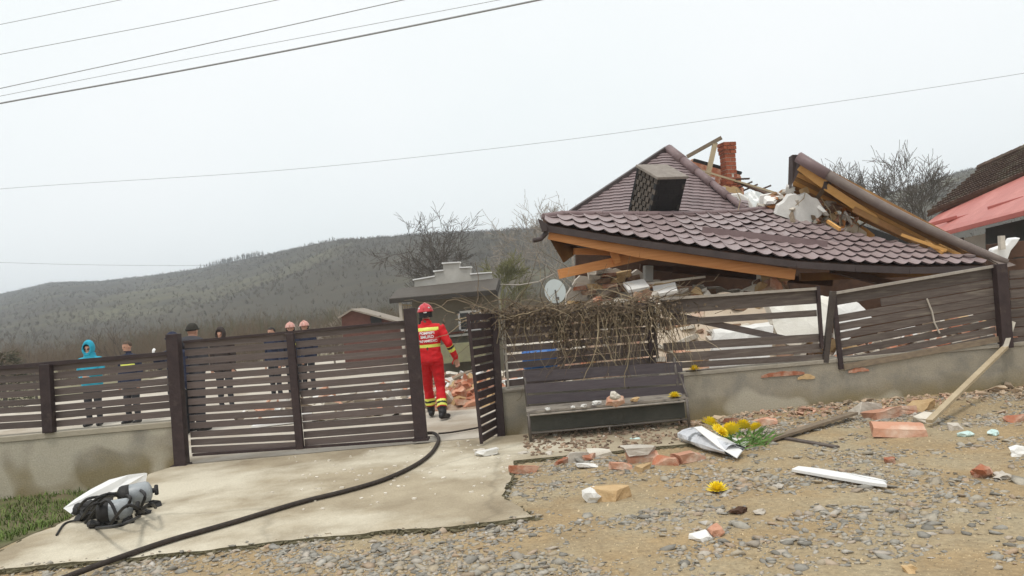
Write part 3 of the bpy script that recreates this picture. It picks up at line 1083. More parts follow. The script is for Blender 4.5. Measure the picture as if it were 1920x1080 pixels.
# panel pushed out of line
root = thing('slat_fence', P(1720, 660, FY), 'tilted slat fence panel leaning right of the wrecked panel', 'fence')
sl(1566, 562, 1868, 510, 21)
sl(1564, 550, 1870, 498, 5, 'edge', FY + .0, 'top_rail', .05)  # sky light along the top edge put into the pale colour
sl(1652, 567, 1864, 530, 14)
for k in range(7):
    yl, yr = 597 + 16.3 * k, 546 + 14.6 * k
    x0 = 1572 + k
    sl(x0, yl, 1866, yr, 12.5 + rnd.uniform(-1, 1))
sl(1582, 700 - 12, 1872, 636, 11, 'wood_grey', FY - .01)
post(root, P(1562, 549, FY - .02), P(1577, 692, FY - .02), .055, M_['post'], .05, 'stile', 0)
mb = MB()
mb.tube([P(1738, 560, FY - .01), P(1748, 585, FY - .01), P(1752, 605, FY - .01), P(1762, 625, FY - .01)], .012, 5)
mb.build('mud_streak', M_['mortar'], root)

root = thing('slat_fence', P(1905, 650, FY), 'slat fence section on the right frame edge behind its thick post', 'fence')
panel(root, (1892, 506), (2150, 484), (1898, 650), (2160, 628), 8, .82, M_['slat_worn'], FY + .03)
post(root, P(1873, 495, FY - .03), P(1886, 652, FY - .03), .14, M_['post'], .12)

# ------------------------------------------------------------------ dry vines
root = thing('dry_vine', P(1080, 600, FY), 'tangled dry vines draped over the fence top behind the bench', 'vine')
mbs, mbl, mbt = MB(), MB(), MB()
def vine(p, d, L, r, mb, sag, n=7):
    pts, q = [p], p
    for i in range(n):
        d = (d + V((rnd.gauss(0, .35), rnd.gauss(0, .22), rnd.gauss(-sag, .3)))).normalized()
        q = q + d * L / n
        q.y = min(max(q.y, FY - .22), FY + .25)
        pts.append(q)
    mb.tube(pts, [r * (1 - .6 * i / n) for i in range(n + 1)], 3, False)
    return pts
def topy(x):
    return interp([(900, 588), (940, 588), (1100, 578), (1230, 566), (1290, 575)], x)
for i in range(230):
    x = rnd.choice([rnd.uniform(900, 1240), rnd.gauss(1010, 70), rnd.gauss(1180, 60)])
    p = P(x, topy(x) + rnd.gauss(2, 8), FY + rnd.uniform(-.12, .12))
    pts = vine(p, V((rnd.choice((-1, 1)), 0, rnd.uniform(-.3, .4))), rnd.uniform(.3, .9), rnd.uniform(.004, .008), mbs if i % 3 else mbl, .04)
for i in range(190):
    x = rnd.choice([rnd.uniform(930, 1290), rnd.gauss(1060, 30), rnd.gauss(1135, 30), rnd.gauss(1190, 35), rnd.gauss(1245, 18)])
    p = P(x, topy(x) + rnd.uniform(0, 25), FY - rnd.uniform(.02, .16))
    vine(p, V((rnd.gauss(0, .4), 0, -1)), rnd.uniform(.25, 1.0), rnd.uniform(.003, .007), mbs if i % 2 else mbl, .35)
for i in range(200):
    x = rnd.uniform(935, 1245)
    p = P(x, topy(x) + abs(rnd.gauss(0, 45)), FY - rnd.uniform(.01, .07))
    vine(p, V((rnd.choice((-1, 1)) * rnd.uniform(.2, 1), 0, rnd.uniform(-1, .4))), rnd.uniform(.15, .45), rnd.uniform(.003, .006), mbs if i % 4 else mbl, .1, 5)
for x, y in [(1120, 590), (1135, 640), (1185, 575), (1150, 600)]:
    p = P(x, y, FY - .12)
    vine(p, V((.25, 0, -1)), 1.1, .010, mbl, .5, 10)
for i in range(1700):
    x = rnd.choice([rnd.gauss(1010, 75), rnd.gauss(1180, 60), rnd.uniform(905, 1260), rnd.gauss(1060, 25)])
    hang = abs(rnd.gauss(0, 26)) * (1.6 if 1030 < x < 1120 else 1)
    p = P(x, topy(x) - 10 + hang, FY - rnd.uniform(-.1, .2))
    d = V((rnd.gauss(0, 1), rnd.gauss(0, 1), rnd.gauss(-.3, 1))).normalized() * rnd.uniform(.025, .06)
    s = d.orthogonal().normalized() * rnd.uniform(.01, .022)
    mbt.add([p, p + d * .5 + s, p + d, p + d * .5 - s + V((0, 0, .01))], [(0, 1, 2, 3)])
mbs.build('stems', M_['vine'], root, fix=False)
mbl.build('pale_stems', M_['vine_lt'], root, fix=False)
mbt.build('withered_leaves', M_['vine_leaf'], root, fix=False)

# ------------------------------------------------------------------ bench
BY0, BY1 = 9.5, 9.98
root = thing('bench', G(1140, 815), 'long dark slatted bench against the low wall under the vines', 'bench')
xl, xr = P(988, 780, BY0).x, P(1291, 748, BY0).x
sz = .355
for k in range(5):
    mb = MB()
    mb.box(((xl + xr) / 2, BY0 + .06 + k * .118, sz + .012), xr - xl, .108, .024)
    mb.build('seat_slat', M_['bench_seat'], root)
for k, (a, b, h) in enumerate([((983, 706), (1279, 688), 19), ((985, 729), (1282, 710), 17), ((988, 750), (1284, 730), 16)]):
    mb = MB()
    yy = BY1 + .04 - .03 * k
    mb.beam(P(*a, yy), P(*b, yy), h / FPX * yy, .024)
    mb.build('back_slat', M_['bench'], root)
for x in (xl + .02, xr - .02):
    mb = MB()
    mb.tube([(x, BY0 + .01, .0), (x, BY0 + .01, sz)], .018, 8)
    mb.build('leg', M_['steel'], root, smooth=True)
    mb = MB()
    mb.tube([(x, BY1 - .02, .0), (x, BY1 - .01, sz), (x, BY1 + .02, sz + .25), (x, BY1 + .06, sz + .46)], .018, 8)
    mb.build('leg', M_['steel'], root, smooth=True)
    mb = MB()
    mb.tube([(x, BY0 + .01, sz - .012), (x, BY1 - .01, sz - .012)], .014, 8)
    mb.build('side_rail', M_['steel'], root, smooth=True)
mb = MB()
mb.tube([(xr + .0, BY0 + .05, sz + .02), (xr + .0, BY0 + .25, sz + .16), (xr, BY1 - .04, sz + .26)], .014, 8)
mb.build('armrest', M_['steel'], root, smooth=True)
mb = MB()
mb.tube([(xl, BY0 + .01, .12), (xr, BY0 + .01, .12)], .012, 8)
mb.tube([((xl + xr) / 2, BY0 + .01, .0), ((xl + xr) / 2, BY0 + .01, .12)], .012, 8)
mb.build('stretcher', M_['steel'], root, smooth=True)
mb = MB()
mb.tube([(xl, BY0 + .01, sz - .02), (xr, BY0 + .01, sz - .02)], .012, 8)
mb.build('front_rail', M_['edge'], root, smooth=True)
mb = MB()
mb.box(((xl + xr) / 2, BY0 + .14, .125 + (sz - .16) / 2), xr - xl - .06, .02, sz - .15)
mb.build('under_seat_shade', mat('under_seat_shade_dark', (.055, .054, .045), (.085, .082, .066), 3, .8, .2, 30), root)  # dark panel added to stand in for the shade under the seat

# ------------------------------------------------------------------ generic ground pieces
def bit(name, label, cat, me, px, py, z, rz, sc=1.0, tilt=(0, 0), group=None, lift=.0):
    p = G(px, py, z)
    o = bpy.data.objects.new(name, me)
    C.objects.link(o)
    o.location = p + V((0, 0, lift))
    o.rotation_euler = (tilt[0], tilt[1], rz)
    o.scale = (sc, sc, sc) if not isinstance(sc, tuple) else sc
    return tag(o, label, cat, group)
def onseat(name, label, cat, me, px, py, rz, sc=1.0, lift=.02):
    z = sz + .024
    return bit(name, label, cat, me, px, py, z, rz, sc, lift=lift)

# ------------------------------------------------------------------ the collapsed house
HX, HY = 3.3, 13.0
house = thing('collapsed_house', (HX, HY, 0), 'collapsed house with a brown tiled roof fallen over its rubble', 'house')
EAVE = [(1020, 420, 12.6), (1110, 435, 12.5), (1200, 449, 12.4), (1350, 470, 12.3), (1490, 488, 12.2), (1600, 495, 12.2), (1700, 499, 12.3), (1850, 497, 12.6)]
E3 = [P(*e) for e in EAVE]
TOP = [(1015, 411), (1060, 405), (1200, 406), (1300, 405), (1380, 401), (1440, 395), (1470, 405), (1500, 416), (1560, 432), (1650, 452), (1740, 470), (1800, 480), (1860, 489)]
cum = [0]
for a, b in zip(E3, E3[1:]): cum.append(cum[-1] + (b - a).length)
def eave(s):
    for k in range(len(E3) - 1):
        if s <= cum[k + 1] or k == len(E3) - 2:
            return E3[k].lerp(E3[k + 1], (s - cum[k]) / (cum[k + 1] - cum[k]))
def slope_dir(s):
    p = math.radians(lerp(25, 21, s / cum[-1]))
    return V((-.02, math.cos(p), math.sin(p))).normalized()
def slope_len(s):
    e, d = eave(s), slope_dir(s)
    l = 0
    while l < 4:
        x, y = proj(e + d * l)
        if y <= interp(TOP, x): break
        l += .02
    return l
def tile_mesh():
    mb = MB()
    nu = 5
    def z(u, v): return .030 * (1 - v) + .024 * (1 - math.sin(math.pi * u))
    vs, fs = [], []
    for j, v in enumerate((0, .5, 1.12)):
        for i in range(nu + 1):
            u = i / nu
            y = v if j else -.24 * math.sin(math.pi * u) + .10
            vs.append(((u - .5) * 1.03, y, z(u, max(v, 0)) / .3))
    for i in range(nu + 1):
        u = i / nu
        vs.append(((u - .5) * 1.03, -.24 * math.sin(math.pi * u) + .24, (z(u, 0) - .030) / .3))
    for j in range(2):
        for i in range(nu):
            fs.append((j * 6 + i, j * 6 + i + 1, (j + 1) * 6 + i + 1, (j + 1) * 6 + i))
    for i in range(nu): fs.append((18 + i, 18 + i + 1, i + 1, i))
    mb.add(vs, fs)
    return mb.mesh('roof_tile', M_['tile'], smooth=False, fix=False)
TILE = tile_mesh()
CW, RH = .235, .285
ncol = int(cum[-1] / CW)
slope = tag(bpy.data.objects.new('roof_slope', None), None)
C.objects.link(slope)
slope.parent = house
lens = {}
sm_guess = cum[-1] * .5
for c in range(ncol):
    s = (c + .5) * cum[-1] / ncol
    L = slope_len(s)
    lens[c] = L
    e, d = eave(s), slope_dir(s)
    x = (eave(min(s + .1, cum[-1])) - eave(max(s - .1, 0))).normalized()
    n = x.cross(d).normalized()
    y = n.cross(x)
    j = 0
    while j * RH < L - .06:
        p = e + d * (j * RH) + n * .02 + V((rnd.uniform(-.004, .004), 0, rnd.uniform(-.004, .004)))
        R = Matrix(((x.x, d.x, n.x), (x.y, d.y, n.y), (x.z, d.z, n.z))).to_4x4()
        ln = min(1.0, (L - j * RH) / RH + .15)
        if j > 2 and L - j * RH < .5 and rnd.random() < .25 and s > sm_guess: j += 1; continue
        R = R @ rot(rnd.gauss(0, .018), rnd.gauss(0, .02), rnd.gauss(0, .012))
        place(TILE, 'roof_tile', slope, Matrix.Translation(p) @ R @ Matrix.Diagonal((CW, RH * ln, .3, 1)))
        j += 1
mb = MB()
mb.grid(lambda u, v: eave(u * cum[-1]) + slope_dir(u * cum[-1]) * (v * (slope_len(u * cum[-1]) + .03)) - V((0, 0, .01)), 60, 4)
mb.grid(lambda u, v: eave(u * cum[-1]) + slope_dir(u * cum[-1]) * (v * (slope_len(u * cum[-1]) + .03)) - V((0, 0, .06)), 60, 4)
mb.build('deck', M_['wood_dark'], slope, fix=False)
def top_pt(s):
    return eave(s) + slope_dir(s) * slope_len(s)
sm = next(cum[-1] * k / 400 for k in range(400) if proj(top_pt(cum[-1] * k / 400))[0] > 1440)
cap = [top_pt(.02 + (sm - .02) * k / 26) + V((0, .02, .03)) for k in range(27)]
mb = MB()
mb.tube(cap, .06, 8)
mb.build('ridge_cap', M_['ridge'], house, smooth=True)
for k in range(2, 27, 4):
    mb = MB()
    d = (cap[k] - cap[k - 1]).normalized()
    mb.tube([cap[k] - d * .02, cap[k] + d * .02], .066, 8)
    mb.build('cap_collar', M_['ridge'], house, smooth=True)
# loose metal bar lying on the tiles
mb = MB()
def onslope(px, py, up=.05):
    best = None
    for k in range(300):
        s = cum[-1] * k / 300
        e, d = eave(s), slope_dir(s)
        for q in range(0, 60):
            x, y = proj(e + d * q * .045)
            dd = abs(x - px) + abs(y - py)
            if best is None or dd < best[0]: best = (dd, e + d * q * .045)
    return best[1] + V((0, -.02, up))
mb.beam(onslope(1318, 440, .07), onslope(1552, 466, .07), .105, .04)
mb.build('snow_guard', M_['ridge'], house)
# gutter, fascia
mb = MB()
for a, b, k in zip(E3, E3[1:], range(9)):
    mb.beam(a + V((0, -.03, -.068)), b + V((0, -.03, -.068)), .10, .07)
mb.build('gutter', M_['gutter'], house)
mb = MB()
mb.tube([P(1012, 414, 12.45), P(1022, 424, 12.5), P(1024, 437, 12.55), P(1014, 448, 12.5), P(1000, 451, 12.45)], [.03, .045, .045, .04, .036], 8)
mb.build('downpipe_elbow', M_['gutter'], house, smooth=True)
mb = MB()
mb.prism([P(1009, 410, 12.4), P(1022, 417, 12.4), P(1026, 432, 12.4), P(1017, 434, 12.4)], (0, .12, 0))
mb.build('gutter_end', M_['gutter'], house)
mb = MB()
mb.beam(P(1029, 439, 12.62), P(1200, 473.5, 12.5), .165, .07)
mb.beam(P(1200, 473.5, 12.5), P(1490, 515, 12.38), .165, .07)
mb.build('eave_beam', M_['wood_orange'], house, bevel=.004)
# soffit under the left corner, dark boards
for k in range(5):
    a0, a1 = P(1032 + 3 * k, 447 + 6 * k, 12.72 + .24 * k), P(1180 - 4 * k, 470 + 3 * k, 12.75 + .24 * k)
    mb = MB()
    mb.beam(a0, a1, .02, .22)
    mb.build('soffit_board', M_['wood_dark'], house)
mb = MB()
mb.prism([P(1030, 447, 12.75), P(1075, 452, 13.2), P(1083, 472, 13.2), P(1056, 492, 12.95)], (0.02, .03, 0))
mb.build('gable_board', M_['wood_dull'], house)
# exposed timbers
for (a, b, h, m) in [((1076, 471, 13.0), (1186, 474, 13.1), .10, 'wood_orange'), ((1048, 514, 12.75), (1212, 478, 13.0), .15, 'wood_orange'), ((1150, 470, 12.85), (1158, 494, 12.85), .12, 'wood_orange')]:
    mb = MB()
    up = V((0, 0, 1)) if abs(a[0] - b[0]) > 30 else V((1, 0, 0))
    mb.beam(P(*a), P(*b), h, .12, up)
    mb.build('rafter', M_[m], house, bevel=.005)
for (a, b, h, m) in [((1200, 500, 13.6), (1420, 516, 13.6), .09, 'wood_dark'), ((1260, 505, 13.9), (1560, 530, 13.6), .12, 'wood_dark'), ((1500, 520, 13.2), (1790, 508, 13.2), .13, 'wood_dull'), ((1560, 505, 12.7), (1700, 540, 13.3), .11, 'wood_dark')]:
    mb = MB()
    mb.beam(P(*a), P(*b), h, .10)
    mb.build('joist', M_[m], house)
# standing remains of the walls
def broken_wall(root, name, outline, Y, th, m, Yt=None):
    """outline in image points at depth Y (lower) leaning to Yt at the top"""
    ys_ = [p[1] for p in outline]
    lo_, hi_ = max(ys_), min(ys_)
    mb = MB()
    pts = []
    for (x, y) in outline:
        yy = Y if Yt is None else lerp(Y, Yt, (lo_ - y) / (lo_ - hi_))
        pts.append(P(x, y, yy))
    mb.prism(pts, (0, th, .01))
    return mb.build(name, M_[m], root)
def jag(pts, amp, n=5):
    o_ = []
    for i in range(len(pts) - 1):
        for k in range(n):
            t = k / n
            o_.append((lerp(pts[i][0], pts[i + 1][0], t) + (rnd.uniform(-amp, amp) if k else 0), lerp(pts[i][1], pts[i + 1][1], t) + (rnd.uniform(-amp, amp) if k else 0)))
    o_.append(pts[-1])
    return o_
def brick_wall(outline, Y, miss=.16):
    w0 = broken_wall(house, 'wall', outline, Y, .26, 'mortar')
    pts = [P(x, y, Y) for x, y in outline]
    pl_ = [V((p.x, p.z, 0)) for p in pts]
    x0, x1, z0, z1 = min(p.x for p in pl_), max(p.x for p in pl_), max(.4, min(p.y for p in pl_)), max(p.y for p in pl_)
    cnt, r_ = 0, 0
    z = z1
    while z > z0 and cnt < 290:
        x = x0 - (.13 if r_ % 2 else 0)
        while x < x1:
            if in_poly(x, z - .04, pl_) and in_poly(x + .24, z - .04, pl_) and rnd.random() > miss and cnt < 290:
                k = rnd.choice(['brick', 'brick_dull', 'brick_dull', 'brick_pink', 'brick_tan', 'mortar'])
                me = rnd.choice(CH[k])
                place(me, 'brick', w0, Matrix.Translation((x + .12, Y - rnd.uniform(-.01, .06), z - .04)) @ rot(rnd.gauss(0, .08), rnd.gauss(0, .06), rnd.gauss(0, .12)))
                cnt += 1
            x += .258
        z -= .088
        r_ += 1
brick_wall(jag([(1062, 560), (1080, 524), (1120, 512), (1150, 505), (1205, 512), (1240, 532), (1300, 538), (1400, 548), (1478, 556)], 6, 6) + [(1500, 720), (1050, 720)], 14.0)
broken_wall(house, 'wall', [(1080, 470), (1900, 480), (1920, 660), (1080, 700)], 17.2, .25, 'wood_dark')  # back wall coloured dark for the shadow under the roof
# leaning beige wall slab seen through the broken fence
broken_wall(house, 'wall_slab', jag([(1205, 585), (1240, 566), (1300, 562), (1360, 548), (1410, 552), (1440, 570), (1450, 600)], 4) + [(1460, 720), (1200, 720)], 11.2, .14, 'wall_beige', 12.4)
for _ in range(70):
    x, y = rnd.uniform(1235, 1440), rnd.uniform(556, 690)
    if noise.noise(V((x * .02, y * .02, 3))) < .02 and y > 575: continue
    k = rnd.choice(['brick_dull', 'brick_pink', 'brick_tan', 'plaster', 'mortar'])
    t_ = (720 - y) / (720 - 548)
    place(rnd.choice(CH[k]), PIECE[k], house, Matrix.Translation(P(x, y, lerp(11.2, 12.4, t_) - .02)) @ rot(rnd.gauss(.3, .25), rnd.gauss(0, .25), rnd.gauss(0, .3)) @ Matrix.Scale(rnd.uniform(.5, 1.1), 4))
# white blocks
def soft_block(root, name, pts4, Y, Y2, m, th):
    mb = MB()
    mb.prism([P(pts4[0][0], pts4[0][1], Y2), P(pts4[1][0], pts4[1][1], Y2), P(pts4[2][0], pts4[2][1], Y), P(pts4[3][0], pts4[3][1], Y)], (.02, th, .05))
    o = mb.build(name, M_[m], root)
    b = bmesh.new()
    b.from_mesh(o.data)
    bmesh.ops.triangulate(b, faces=b.faces)
    for _ in range(3): bmesh.ops.subdivide_edges(b, edges=[e for e in b.edges if e.calc_length() > .07], cuts=1, use_grid_fill=False)
    bmesh.ops.triangulate(b, faces=b.faces)
    for v in b.verts:
        q = v.co * 4.5
        v.co += V((noise.noise(q), noise.noise(q + V((9, 0, 0))), noise.noise(q + V((0, 9, 0))))) * .035 + V((noise.noise(q * 4), 0, noise.noise(q * 4 + V((3, 0, 0))))) * .012
    b.to_mesh(o.data)
    b.free()
    return o
soft_block(house, 'insulation_block', [(1440, 572), (1560, 560), (1556, 628), (1462, 640)], 11.0, 11.3, 'white_rough', .35)
soft_block(house, 'insulation_block', [(1572, 578), (1604, 562), (1640, 600), (1578, 640)], 10.9, 11.2, 'plaster_white', .3)
soft_block(house, 'insulation_block', [(1340, 625), (1450, 612), (1440, 690), (1330, 695)], 10.75, 11.0, 'plaster_white', .2)
# window frame pieces among the rubble
mb = MB()
mb.box(P(1215, 513, 13.2), .14, .10, .26, rot(0, .12, .3).to_3x3())
mb.build('vent_block', mat('grey_block', (.42, .42, .40), (.34, .34, .32), 8, .9), house)
for i, (x, y, w_, rz) in enumerate([(1193, 536, .34, .1), (1247, 543, .36, -.15)]):
    mb = MB()
    mb.box(P(x, y, 12.6), w_, .3, .05, rot(.45, -.09, rz).to_3x3())
    mb.build('sill_slab', M_['plaster_white'], house)
mb = MB()
mb.beam(P(1205, 533, 12.9), P(1322, 519, 12.9), .035, .05)
mb.build('pipe', M_['mortar'], house)

# upper roof: left face and front face of the hip behind
A_ = P(1250, 279, 17.6)
Lb = P(1062, 404, 15.6)
Hb = P(1232, 410, 14.9)
Rb = P(1436, 408, 14.9)
def tri_tiles(root, apex, b0, b1, img_dir, rh, tw, m, name):
    """courses of small pantiles clipped to the triangle apex-b0-b1, joined into one part"""
    mb = MB()
    n = (b1 - b0).cross(apex - b0).normalized()
    if n.y > 0: n = -n
    # course direction: the in-plane line that climbs img_dir (rise over run) across the view
    e1 = (b1 - b0).normalized()
    e2 = n.cross(e1)
    if e2.z < 0: e2 = -e2
    rd = (e1 + e2 * img_dir).normalized()
    ud = (e2 - e1 * img_dir).normalized()
    def inside(p):
        c0, c1, c2 = (b1 - b0).cross(p - b0).dot(n), (apex - b1).cross(p - b1).dot(n), (b0 - apex).cross(p - apex).dot(n)
        return (c0 >= -.03 and c1 >= -.03 and c2 >= -.03) or (c0 <= .03 and c1 <= .03 and c2 <= .03)
    for j in range(-40, 60):
        for i in range(-30, 40):
            o_ = b0 + rd * (i * tw) + ud * (j * rh)
            if not inside(o_ + rd * tw * .5 + ud * rh * .5): continue
            p0, p1, pm = o_, o_ + rd * tw, o_ + rd * tw * .5
            q0, q1, qm = p0 + ud * rh, p1 + ud * rh, pm + ud * rh
            dn = -ud * rh * .12
            mb.add([p0 + n * .016, pm + n * .034 + dn, p1 + n * .016, q1, qm + n * .014, q0, p0 + ud * .01, pm + n * .012 - dn * .3, p1 + ud * .01], [(0, 1, 4, 5), (1, 2, 3, 4), (6, 7, 1, 0), (7, 8, 2, 1)])
    o = mb.build(name, m, root, fix=False)
    o['kind'] = 'stuff'
    mb = MB()
    mb.prism([apex - n * .02, b0 - n * .02, b1 - n * .02], -n * .06)
    mb.build('deck', M_['wood_dark'], root)
    return n
upper = bpy.data.objects.new('upper_roof', None)
C.objects.link(upper)
upper.parent = house
tri_tiles(upper, A_, Lb, Hb, .30, .135, .21, M_['tile_far'], 'tile_field')
tri_tiles(upper, A_, Hb, Rb, -.22, .135, .21, M_['tile_far'], 'tile_field')
mb = MB()
mb.beam(Lb + V((.0, -.03, -.01)), A_ + V((.0, -.03, .0)), .11, .1)
mb.build('rake_trim', M_['gutter'], house)
for k in range(5):
    a, b = P(1254, 284, 17.5), P(1395, 396, 15.0)
    mb = MB()
    p0, p1 = a.lerp(b, k / 5), a.lerp(b, (k + 1) / 5 + .015)
    mb.tube([p0 + V((0, 0, .06)), p1 + V((0, 0, .04))], [.10 - .012 * k, .115 - .012 * k], 10)
    mb.build('ridge_cap', M_['ridge'], house, smooth=True)
mb = MB()
mb.tube([A_ + V((0, -.03, -.1)), A_.lerp(Hb, .5) + V((0, -.05, .03)), Hb + V((0, -.05, .03))], .028, 8)
mb.build('hip_cap', M_['ridge'], house, smooth=True)
mb = MB()
mb.prism([P(1253, 290, 17.3), P(1258, 296, 17.2), P(1251, 318, 16.9), P(1238, 317, 16.8)], (.02, .03, .02))
mb.build('loose_flashing', M_['ridge'], house)
# back slope to close the pyramid
mb = MB()
mb.prism([A_, P(1400, 410, 18.5), P(1090, 404, 19)], (0, .05, -.05))
mb.build('back_slope', M_['wood_dark'], house)

# dark perforated chimney block, leaning
def chimney_dark():
    root = bpy.data.objects.new('perforated_chimney', None)
    C.objects.link(root)
    root.parent = house
    c0 = P(1222, 415, 14.0)
    root.location = c0 - wloc(house)
    R = (Matrix.Rotation(.24, 3, 'Y') @ Matrix.Rotation(.46, 3, 'X') @ Matrix.Rotation(math.radians(30), 3, 'Z'))
    W, D, H = .62, .62, .86
    ctr = P(1231, 368, 14.1)
    bh = H / 9
    core = MB()
    core.box(ctr, W - .10, D - .10, H, R)
    core.build('flue_core', M_['black'], root)
    for r_ in range(9):
        z = -H / 2 + (r_ + .5) * bh
        for face in range(4):
            off = .5 * (r_ % 2)
            nb = 5 if face in (0, 2) else 3
            for k in range(-1, nb + 1):
                u0 = max(-.5, (k + off) / nb - .5)
                u1 = min(.5, (k + off + (.70 if face in (0, 2) else .97)) / nb - .5)
                if u1 - u0 < .05: continue
                um, du = (u0 + u1) / 2 * W, (u1 - u0) * W
                q = Matrix.Rotation(face * math.pi / 2, 3, 'Z')
                c = q @ V((-W / 2 + .03, um, z))
                mbx = MB()
                mbx.box(ctr + R @ c, .06, du, bh * (.86 if face in (0, 2) else .985), R @ q)
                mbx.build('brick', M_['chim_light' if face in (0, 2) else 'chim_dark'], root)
    cp = MB()
    cp.box(ctr + R @ V((0, 0, H / 2 + .025)), W + .05, D + .05, .05, R)
    cp.build('cap_slab', M_['chim_cap'], root, bevel=.01)
chimney_dark()

# brick stack with a crown behind the ridge
def chimney_red():
    root = bpy.data.objects.new('brick_chimney', None)
    C.objects.link(root)
    root.parent = house
    b0, t0 = P(1374, 415, 17.5), P(1362, 268, 17.5)
    root.location = b0 - wloc(house)
    ax = (t0 - b0).normalized()
    L = (t0 - b0).length
    x = V((1, 0, 0))
    x = (x - ax * x.dot(ax)).normalized()
    R = Matrix((x, ax.cross(x), ax)).transposed() @ Matrix.Rotation(.25, 3, 'Z')
    n = int(L / .085)
    W = .255
    mo = MB()
    mo.beam(b0, t0 - ax * .02, W - .025, W - .025, up=R @ V((1, 0, 0)))
    mo.build('mortar_core', M_['mortar'], root)
    for r_ in range(n):
        z = (r_ + .5) * L / n
        w_ = W + (.05 if r_ >= n - 2 else 0) + (.03 if r_ == n - 3 else 0) + (.10 if r_ < n * .5 else 0) + (.04 if int(n * .5) == r_ else 0)
        for face in range(4):
            q = Matrix.Rotation(face * math.pi / 2, 3, 'Z')
            cuts = [-.5, 0, .5] if r_ % 2 else [-.5, -.25, .25, .5]
            for u0, u1 in zip(cuts, cuts[1:]):
                if rnd.random() < .04 and r_ < n - 3: continue
                mb = MB()
                du = (u1 - u0) * w_ - .012
                mb.box(b0 + ax * z + R @ q @ V((-w_ / 2 + .035 + rnd.uniform(0, .006), (u0 + u1) / 2 * w_, 0)), .07, du, L / n - .012, R @ q)
                mb.build('brick', M_['brick_stack'], root)
chimney_red()
# brick gable and timbers behind the ridge
broken_wall(house, 'gable_wall', jag([(1290, 315), (1298, 298), (1340, 310), (1385, 322), (1395, 360)], 3) + [(1400, 420), (1330, 420)], 18.2, .25, 'brick')
broken_wall(house, 'gable_wall', jag([(1330, 372), (1350, 350), (1385, 352), (1400, 375)], 3) + [(1410, 420), (1325, 420)], 17.0, .2, 'brick_tan')
for a, b, h, m in [((1288, 294, 17.5), (1353, 258, 17.3), .075, 'wood_grey'), ((1326, 334, 17.3), (1341, 268, 17.35), .10, 'wood_pale'), ((1300, 300, 17.6), (1390, 325, 17.7), .06, 'black'), ((1310, 318, 17.2), (1465, 365, 16.8), .035, 'wood_pale'),
                   ((1378, 340, 17.2), (1440, 365, 16.5), .04, 'wood_dark'), ((1385, 352, 17), (1410, 341, 17), .035, 'wood_dark'), ((1395, 357, 17), (1420, 346, 17), .035, 'wood_dark'), ((1410, 362, 17), (1445, 348, 17), .035, 'wood_dark'), ((1405, 335, 17), (1380, 336, 17), .03, 'wood_dark'), ((1380, 368, 16.5), (1425, 385, 16.2), .07, 'black'), ((1415, 352, 16.9), (1452, 364, 16.6), .03, 'wood_grey')]:
    mb = MB()
    up = V((0, 0, 1)) if abs(a[0] - b[0]) > 30 else V((1, 0, 0))
    mb.beam(P(*a), P(*b), h, .07, up)
    mb.build('broken_rafter', M_[m], house)
# torn membrane and ceiling boards in the gap
mb = MB()
def film(u, v):
    x, y = lerp(1340, 1480, u), lerp(368, 412, v) + 10 * math.sin(u * 9) * (1 - v)
    return P(x, y, 16.0 - .5 * v + .18 * noise.noise(V((u * 5, v * 3, 0))))
mb.grid(film, 26, 8)
o = mb.build('torn_membrane', M_['film'], house, smooth=True, fix=False)
for sh, Y in [([(1345, 368), (1386, 362), (1402, 372), (1418, 398), (1400, 404), (1370, 396)], 15.6), ([(1420, 400), (1424, 366), (1448, 362), (1450, 392)], 15.7)]:
    mb = MB()
    mb.prism([P(x, y, Y) for x, y in sh], (.05, .12, .02))
    mb.build('plaster_board', M_['plaster_white'], house, bevel=.02)
for sh, Y, m in [([(1455, 402), (1460, 386), (1471, 379), (1479, 367), (1493, 364), (1500, 368), (1514, 363), (1524, 371), (1533, 373), (1541, 386), (1546, 392)] + [(1540, 404), (1526, 414), (1510, 420), (1485, 412)], 14.3, 'plaster_white'),
                 (jag([(1430, 395), (1440, 372), (1470, 358), (1520, 355), (1560, 380)], 5, 4) + [(1580, 420), (1500, 425)], 15.4, 'wood_dull'),
                 (jag([(1515, 395), (1560, 400), (1600, 410), (1640, 440)], 3, 3) + [(1640, 458), (1560, 440), (1520, 418)], 14.7, 'wood_amber'),
                 (jag([(1575, 432), (1600, 418), (1625, 436)], 3, 3) + [(1625, 452), (1590, 444)], 14.45, 'plaster'),
                 ([(1625, 425), (1700, 450), (1720, 480), (1625, 480)], 15.2, 'black')]:  # last piece: black sheet painted as the darkness inside the gap
    mb = MB()
    mb.prism([P(x, y, Y) for x, y in sh], (.03, .22, .05))
    mb.build('ceiling_or_gap_shade', M_[m], house)

